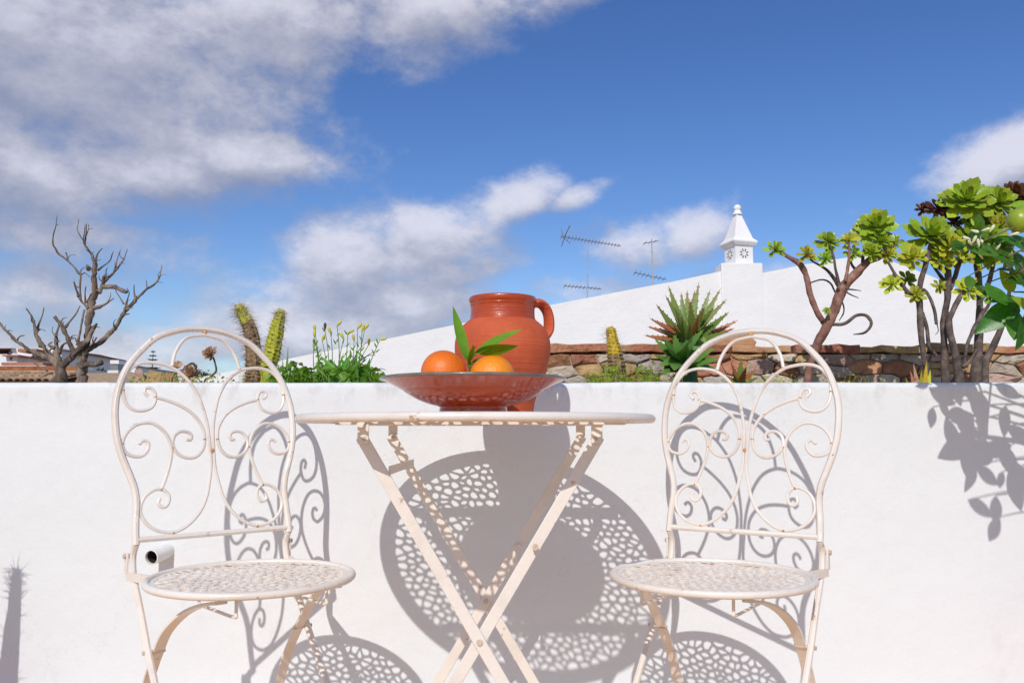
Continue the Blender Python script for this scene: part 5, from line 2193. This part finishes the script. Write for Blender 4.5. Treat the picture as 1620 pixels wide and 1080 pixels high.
def weed_mass(name, label, x0, x1, ytop, d0, d1, n, m, seed, lsize, wid):
    """ground cover leaves nobody could count"""
    rng = random.Random(seed)
    b = MB()
    for _ in range(n):
        d = rng.uniform(d0, d1)
        x = rng.uniform(x0, x1)
        f = (x - x0) / (x1 - x0)
        yt = ytop(f) + rng.gauss(0, 6) + 16 * rng.random()
        top = P(x, yt, d)
        base = Vector((top.x + rng.gauss(0, .012), d + rng.gauss(0, .015), SOIL - .005))
        if top.z < base.z + .02:
            continue
        ln = lsize * rng.uniform(.6, 1.4)
        v = (top - base).normalized()
        lean = Vector((rng.gauss(0, .7), rng.gauss(-.2, .5), rng.uniform(.1, 1))).normalized()
        st = top - lean * ln
        side = lean.cross(Vector((rng.gauss(0, 1), rng.gauss(0, 1), rng.gauss(0, 1)))).normalized() * wid * rng.uniform(.6, 1.3)
        mid = st.lerp(top, .5) + Vector((0, 0, ln * .1))
        b.add([st, mid - side, top - Vector((0, 0, ln * .15)), mid + side], [(0, 1, 2, 3)])
        if rng.random() < .5:
            s2 = Vector((.0006, 0, 0))
            b.add([base - s2, base + s2, st + s2, st - s2], [(0, 1, 2, 3)])
    o = b.build(name, m, smooth=False)
    o['kind'] = 'stuff'
    o['label'] = label
    o['category'] = 'weeds'
    return o


weed_mass('ground_cover', 'low bright green weeds along the back of the white wall', 428, 608, lambda f: 583 + 7 * math.sin(f * 21) + 10 * abs(f - .5), 2.02, 2.30, 900, MT['grass'], 2, .026, .0060)
weed_mass('moss_cover', 'yellow-green moss and small weeds at the foot of the stone wall', 930, 1075, lambda f: 584 + 9 * math.sin(f * 17) + 20 * abs(f - .35), 2.05, 2.40, 650, MT['moss'], 5, .016, .0026)
weed_mass('small_weeds', 'thin low weeds behind the wall near the rocks', 205, 400, lambda f: 597 + 4 * math.sin(f * 9), 2.05, 2.5, 420, MT['moss'], 7, .012, .003)
weed_mass('wall_foot_weeds', 'thin scattered weeds at the foot of the rubble wall', 1120, 1420, lambda f: 600 + 6 * math.sin(f * 14), 2.1, 2.6, 300, MT['moss'], 9, .010, .002)



def flowering_weed():
    d = 2.12
    cv = zconv(300, 440, 4.765)
    c = P(*cv((1100, 790)), d)
    o = empty('flowering_weed', (c.x, d, SOIL))
    tag(o, 'tall green weed with closed pale yellow flowers above the wall', 'plant')
    L = o.location
    rng = random.Random(6)
    heads = [(945, 400, 0), (940, 440, 0), (1065, 415, -20), (1112, 360, 40), (1265, 380, 40), (1300, 400, 30), (1195, 410, 70), (1320, 385, 30), (1160, 455, -20), (1435, 465, 80), (1000, 470, 10), (1240, 470, 0), (1350, 500, 0), (935, 520, 0), (1020, 385, 5)]
    base0 = P(*cv((1110, 780)), d) - L
    for i, (x, y, tl) in enumerate(heads):
        bx = 1000 + (x - 940) * .55 + rng.uniform(-30, 30)
        dd = d + rng.uniform(-.06, .06)
        p0 = P(*cv((bx, 790)), dd) - L
        p0.z = -.01
        p2 = P(*cv((x, y)), dd) - L
        p1 = p0.lerp(p2, .55) + Vector((rng.uniform(-.012, .012), 0, .01))
        b = MB()
        b.tube(catmull([p0, p1, p2], 5), lambda f: .0016 - .0008 * f, 5)
        b.build('flower_stem', MT['grass'], o)
        a = math.radians(tl + rng.uniform(-12, 12))
        up = Vector((math.sin(a), -.2, math.cos(a))).normalized()
        b = MB()
        ln = .017
        b.tube([p2 - up * .002, p2 + up * ln * .3, p2 + up * ln * .75, p2 + up * ln], [.0015, .0034, .0042, .0022], 7)
        b.build('flower', MT['yellowflower'] if i != 14 else MT['darkstem'], o)
        for k in range(4):
            t = rng.uniform(.45, .95)
            q = p0.lerp(p2, t) + (Vector((0, 0, .005)))
            me = leaf_blade(.016, .004, .2, .2, 4).mesh('bract')
            me.materials.append(MT['grass'])
            place(link('bract', me, o), q, (rng.uniform(-1, 1), -.3, .8), (0, -1, .3))
    for i in range(46):
        x = rng.uniform(930, 1390)
        dd = d + rng.uniform(-.09, .07)
        p0 = P(*cv((rng.uniform(980, 1330), 770)), dd) - L
        p0.z = .0
        p1 = P(*cv((x, rng.uniform(555, 720))), dd) - L
        v = p1 - p0
        me = leaf_blade(v.length, rng.uniform(.010, .017), .10 * rng.random(), .3, 7, ovate=.55).mesh('leaf')
        me.materials.append(MT['grass'])
        place(link('leaf', me, o), p0, v, (rng.uniform(-.6, .6), -1, .5))
    for (x0, y0, x1, y1) in ((1220, 640, 1340, 480), (1270, 640, 1400, 580), (1280, 670, 1380, 560), (1380, 720, 1480, 690)):
        a, c2 = P(*cv((x0, y0)), d) - L, P(*cv((x1, y1)), d) - L
        b = MB()
        b.tube(catmull([a, a.lerp(c2, .5) + Vector((0, 0, .008)), c2], 4), lambda f: .0016 - .001 * f, 5)
        b.build('dry_stalk', MT['darkstem'], o)


flowering_weed()


def bromeliad():
    d = 2.15
    c = P(1455, 606, d)
    o = empty('small_bromeliad', (c.x, d, SOIL))
    tag(o, 'small succulent with yellow, green and pink pointed leaves at the aeonium stems', 'plant')
    L = o.location
    for (x, y, m, dy) in ((1466, 571, 'cactusyel', 0), (1445, 574, 'dry', .03), (1458, 585, 'aeoyel', -.04), (1446, 592, 'stoneE', -.03), (1440, 586, 'aloered', .02), (1472, 584, 'aeoyel', .02), (1432, 596, 'aeo', -.02)):
        tip = P(x, y, d + dy) - L
        base = Vector((tip.x * .3, 0, 0))
        v = tip - base
        me = blade_mesh(v.length, .024, .006, 0, .0).mesh('leaf')
        me.materials.append(MT[m])
        place(link('leaf', me, o), base, v, (-v.x, -1, .3))


bromeliad()

# ------------------------------------------------------------------ citrus tree in a pot on the right, cactus in a pot on the left


def pot(o, r, h, m=None):
    b = MB()
    b.lathe([(0, .002), (r * .70, .002), (r * .74, .006), (r * .95, h * .82), (r * 1.03, h * .83), (r * 1.05, h * .985), (r * 1.02, h), (r * .93, h), (r * .9, h * .9), (0, h * .9)], 48)
    b.build('pot', m or MT['jug'], o)
    b = MB()
    b.lathe([(0, h * .92), (r * .88, h * .905)], 32)
    b.build('pot_soil', MT['soil'], o)


def citrus():
    root = Vector((1.36, 1.42, 0))
    o = empty('citrus_tree', root)
    tag(o, 'potted citrus tree with glossy leaves, green fruit and pale buds', 'tree')
    pot(o, .19, .34)
    rng = random.Random(12)
    b = MB()
    b.tube(catmull([(0, 0, .28), (.012, .0, .5), (-.01, .01, .72), (-.03, .02, .92)], 5), lambda f: .020 - .006 * f, 10, wob=.1)
    b.build('trunk', MT['citruswood'], o)
    hub = Vector((-.025, .02, .86))
    lm = [leaf_blade(1, .52, .10, .22, 8, ovate=.46).mesh('leaf'), leaf_blade(1, .46, .22, .30, 8, ovate=.44).mesh('leaf'), leaf_blade(1, .50, -.02, .15, 8, ovate=.5).mesh('leaf')]
    ym = leaf_blade(1, .50, .12, .25, 7, ovate=.45).mesh('leaf')
    for me in lm:
        me.materials.append(MT['citrus'])
    ym.materials.append(MT['citrusnew'])

    def leaf(p, v, up, ln, young=False):
        place(link('leaf', ym if young else rng.choice(lm), o), p, v, up, ln)

    def twig(a, c, r0=.0045, r1=.0016, sag=.02):
        b = MB()
        mid = a.lerp(c, .5) + Vector((0, 0, sag))
        s = catmull([a, mid, c], 6)
        b.tube(s, lambda f: r0 + (r1 - r0) * f, 6)
        b.build('branch', MT['citruswood'], o)
        return [Vector(q) for q in s]

    def fruit(p, r):
        b = MB()
        b.lathe([(r * math.sin(math.pi * i / 14), -r * 1.06 * math.cos(math.pi * i / 14)) for i in range(15)], 24, p)
        b.build('fruit', MT['limefruit'], o)
    # leaves in view: base px, tip px, depth, up
    view = [((1622, 478), (1574, 468), 1.50, (0, -.6, .9), 0), ((1612, 480), (1556, 517), 1.52, (.3, -.8, .5), 0), ((1604, 462), (1586, 430), 1.51, (-.3, -.9, .2), 1),
            ((1610, 420), (1573, 409), 1.49, (0, -.7, .7), 0), ((1618, 430), (1580, 428), 1.50, (.2, -.4, .9), 0), ((1606, 488), (1604, 535), 1.51, (-.2, -1, .1), 0),
            ((1620, 500), (1618, 548), 1.48, (.4, -1, 0), 0), ((1600, 392), (1566, 398), 1.52, (.1, -.9, .5), 0), ((1622, 398), (1590, 370), 1.51, (.1, -.8, .6), 0),
            ((1618, 452), (1600, 425), 1.50, (.6, -.8, .2), 1), ((1630, 460), (1610, 400), 1.53, (.2, -1, .2), 0), ((1640, 500), (1608, 470), 1.47, (.0, -.9, .5), 1),
            ((1636, 405), (1612, 372), 1.55, (0, -1, .3), 0), ((1640, 330), (1604, 322), 1.55, (0, -.8, .6), 1)]
    hubA = P(1640, 470, 1.50) - root
    tw = twig(hub, hubA, .007, .004)
    for a, t, d, up, yg in view:
        A, T = P(*a, d) - root, P(*t, d - .015) - root
        twig(hubA, A, .002, .0012, .004)
        leaf(A, T - A, up, (T - A).length * 1.08, bool(yg))
    fruit(P(1613, 349, 1.50) - root, .0215)
    twig(P(1640, 420, 1.5) - root, P(1614, 333, 1.5) - root, .003, .002, 0)
    twig(hubA, P(1640, 420, 1.5) - root, .004, .003, 0)
    fruit(P(1625, 522, 1.53) - root, .022)
    # flowering shoot with pale buds
    fc = P(1548, 388, 1.535) - root
    twig(hubA, P(1600, 425, 1.53) - root, .004, .003, 0)
    sh = twig(P(1600, 425, 1.53) - root, fc, .003, .002, .006)
    for k in range(22):
        th = k * 2.4
        f = .35 + .65 * k / 21
        v = Vector((math.cos(th) * f, -.35 + .4 * math.sin(k * 1.7), math.sin(th) * f * .8 + .1)).normalized()
        leaf(fc + v * .008 + Vector((.025 * math.sin(k), 0, .012 * math.cos(k * 2))), v, (0, -1, .4), .034 + .012 * rng.random(), k % 3 == 0)
    for k in range(12):
        p = fc + Vector((rng.gauss(.004, .026), -.03 + rng.gauss(0, .01), rng.gauss(0, .016)))
        v = Vector((rng.gauss(0, 1), rng.gauss(-.5, .5), rng.gauss(.3, .8))).normalized()
        b = MB()
        b.tube([p - v * .007, p - v * .002, p + v * .005, p + v * .008], [.0009, .0024, .0029, .0012], 7)
        b.build('bud', MT['blossom'], o)
    # the hanging side that throws its shadow on the wall
    cv = zconv(1250, 500, 2.7)
    shadow = [(690, 510, 1.0, 70), (765, 490, .8, 10), (820, 455, .9, 85), (915, 450, .9, 100), (985, 510, 1.0, 20), (780, 600, .75, 120), (840, 680, .85, 30), (880, 570, 1.1, 160), (935, 620, 1.1, 60), (962, 740, 1.15, 75), (900, 700, .5, 110), (815, 820, .9, 20), (878, 830, .8, 95), (872, 910, .8, 120),
              (650, 345, .9, 20), (605, 435, .6, 100), (930, 320, .9, 20), (990, 690, 1.0, 60), (660, 400, .6, 60)]
    sd = Vector((SUN_T, 1, -SUN_K))
    prev = None
    for i, (x, y, s, an) in enumerate(shadow):
        w = P(*cv((x, y)), WALL_Y)
        g = rng.uniform(.26, .34)
        while g < .9:
            p = w - sd * g
            ex = p.x / p.y * F_PX
            if ex > 880 or (p.z - CAM_H) / p.y > .16:
                break
            g += .03
        p = p - root
        a = math.radians(an)
        side = sd.cross(Vector((0, 0, 1))).normalized()
        upv = side.cross(sd).normalized()
        v = side * math.cos(a) - upv * math.sin(a)
        ln = .063 * s
        base = p - v * ln / 2
        leaf(base, v, -sd + Vector((rng.uniform(-.4, .4), 0, rng.uniform(-.3, .3))), ln)

        nodes = [(.0, 0, .86)] if i < 3 else None
        hubB = p + Vector((.085, -.02, .055))
        twig(hubB, base, .0018, .0010, .002)
        twig(hub if hubB.z > .72 else Vector((-.012, .01, .70)), hubB, .004, .002, .02)
    # rest of the crown, outside the picture
    for k in range(22):
        dv = Vector((rng.uniform(-.15, 1), rng.gauss(-.25, .55), rng.uniform(-.1, .9))).normalized()
        e = hub + dv * rng.uniform(.22, .42)
        s = twig(hub, e, .005, .0018, .02)
        for j in range(6):
            p = s[rng.randrange(len(s) // 2, len(s))]
            v = (dv + Vector((rng.gauss(0, .8), rng.gauss(0, .8), rng.gauss(-.1, .6)))).normalized()
            leaf(p, v, (rng.gauss(0, .4), rng.gauss(0, .4), 1), rng.uniform(.05, .085), rng.random() < .15)


citrus()


def potted_cactus():
    g = .32
    w = P(24, 900, WALL_Y) - Vector((SUN_T, 1, -SUN_K)) * g
    o = empty('potted_cactus', (w.x, w.y, 0))
    tag(o, 'tall spiny columnar cactus in a clay pot whose shadow falls on the wall', 'cactus')
    pot(o, .13, .17)
    rng = random.Random(9)
    top = w.z

    def col(pts, nm, seed):
        s = catmull(pts, 8)
        b = MB()
        n = 20
        vs, fs = [], []
        for i, q in enumerate(s):
            for k in range(n):
                th = 2 * math.pi * k / n
                r = q[3] * (1 + .11 * math.cos(5 * th) + .16 * noise.noise(Vector((i * .5 + seed, k * .3, 1))))
                vs.append((q[0] + r * math.cos(th), q[1] + r * math.sin(th), q[2]))
        for i in range(len(s) - 1):
            for k in range(n):
                l = (k + 1) % n
                fs.append((i * n + k, i * n + l, (i + 1) * n + l, (i + 1) * n + k))
        fs += [tuple(reversed(range(n))), tuple((len(s) - 1) * n + k for k in range(n))]
        b.add(vs, fs)
        b.build(nm, MT['cactus'], o)
        return s
    s = col([(-.012, 0, .15, .020), (-.010, 0, .25, .024), (-.006, 0, .34, .024), (-.002, 0, .42, .020), (.002, 0, top - .07, .013), (.003, 0, top - .02, .010), (.003, 0, top, .003)], 'stem', 1)
    s2 = col([(-.045, .01, .15, .018), (-.047, .01, .28, .020), (-.047, .01, .38, .014), (-.047, .01, .41, .003)], 'stem', 2)
    s3 = col([(.02, -.01, .28, .006), (.036, -.012, .30, .010), (.040, -.012, .33, .009), (.040, -.012, .34, .002)], 'offshoot', 3)
    b = MB()
    for _ in range(420):
        q = rng.choice(s + s2)
        th = rng.uniform(0, 6.283)
        p = Vector((q[0] + q[3] * math.cos(th), q[1] + q[3] * math.sin(th), q[2]))
        dv = Vector((math.cos(th), math.sin(th), rng.gauss(.3, .5))).normalized()
        e = p + dv * rng.uniform(.008, .036)
        sd = dv.orthogonal().normalized() * .0011
        s4 = dv.cross(sd).normalized() * .0011
        b.add([p - sd, p + sd * .5 + s4, p + sd * .5 - s4, e], [(0, 1, 3), (1, 2, 3), (2, 0, 3)])
    sp = b.build('spines', MT['spine'], o, smooth=False)
    sp['kind'] = 'stuff'


potted_cactus()
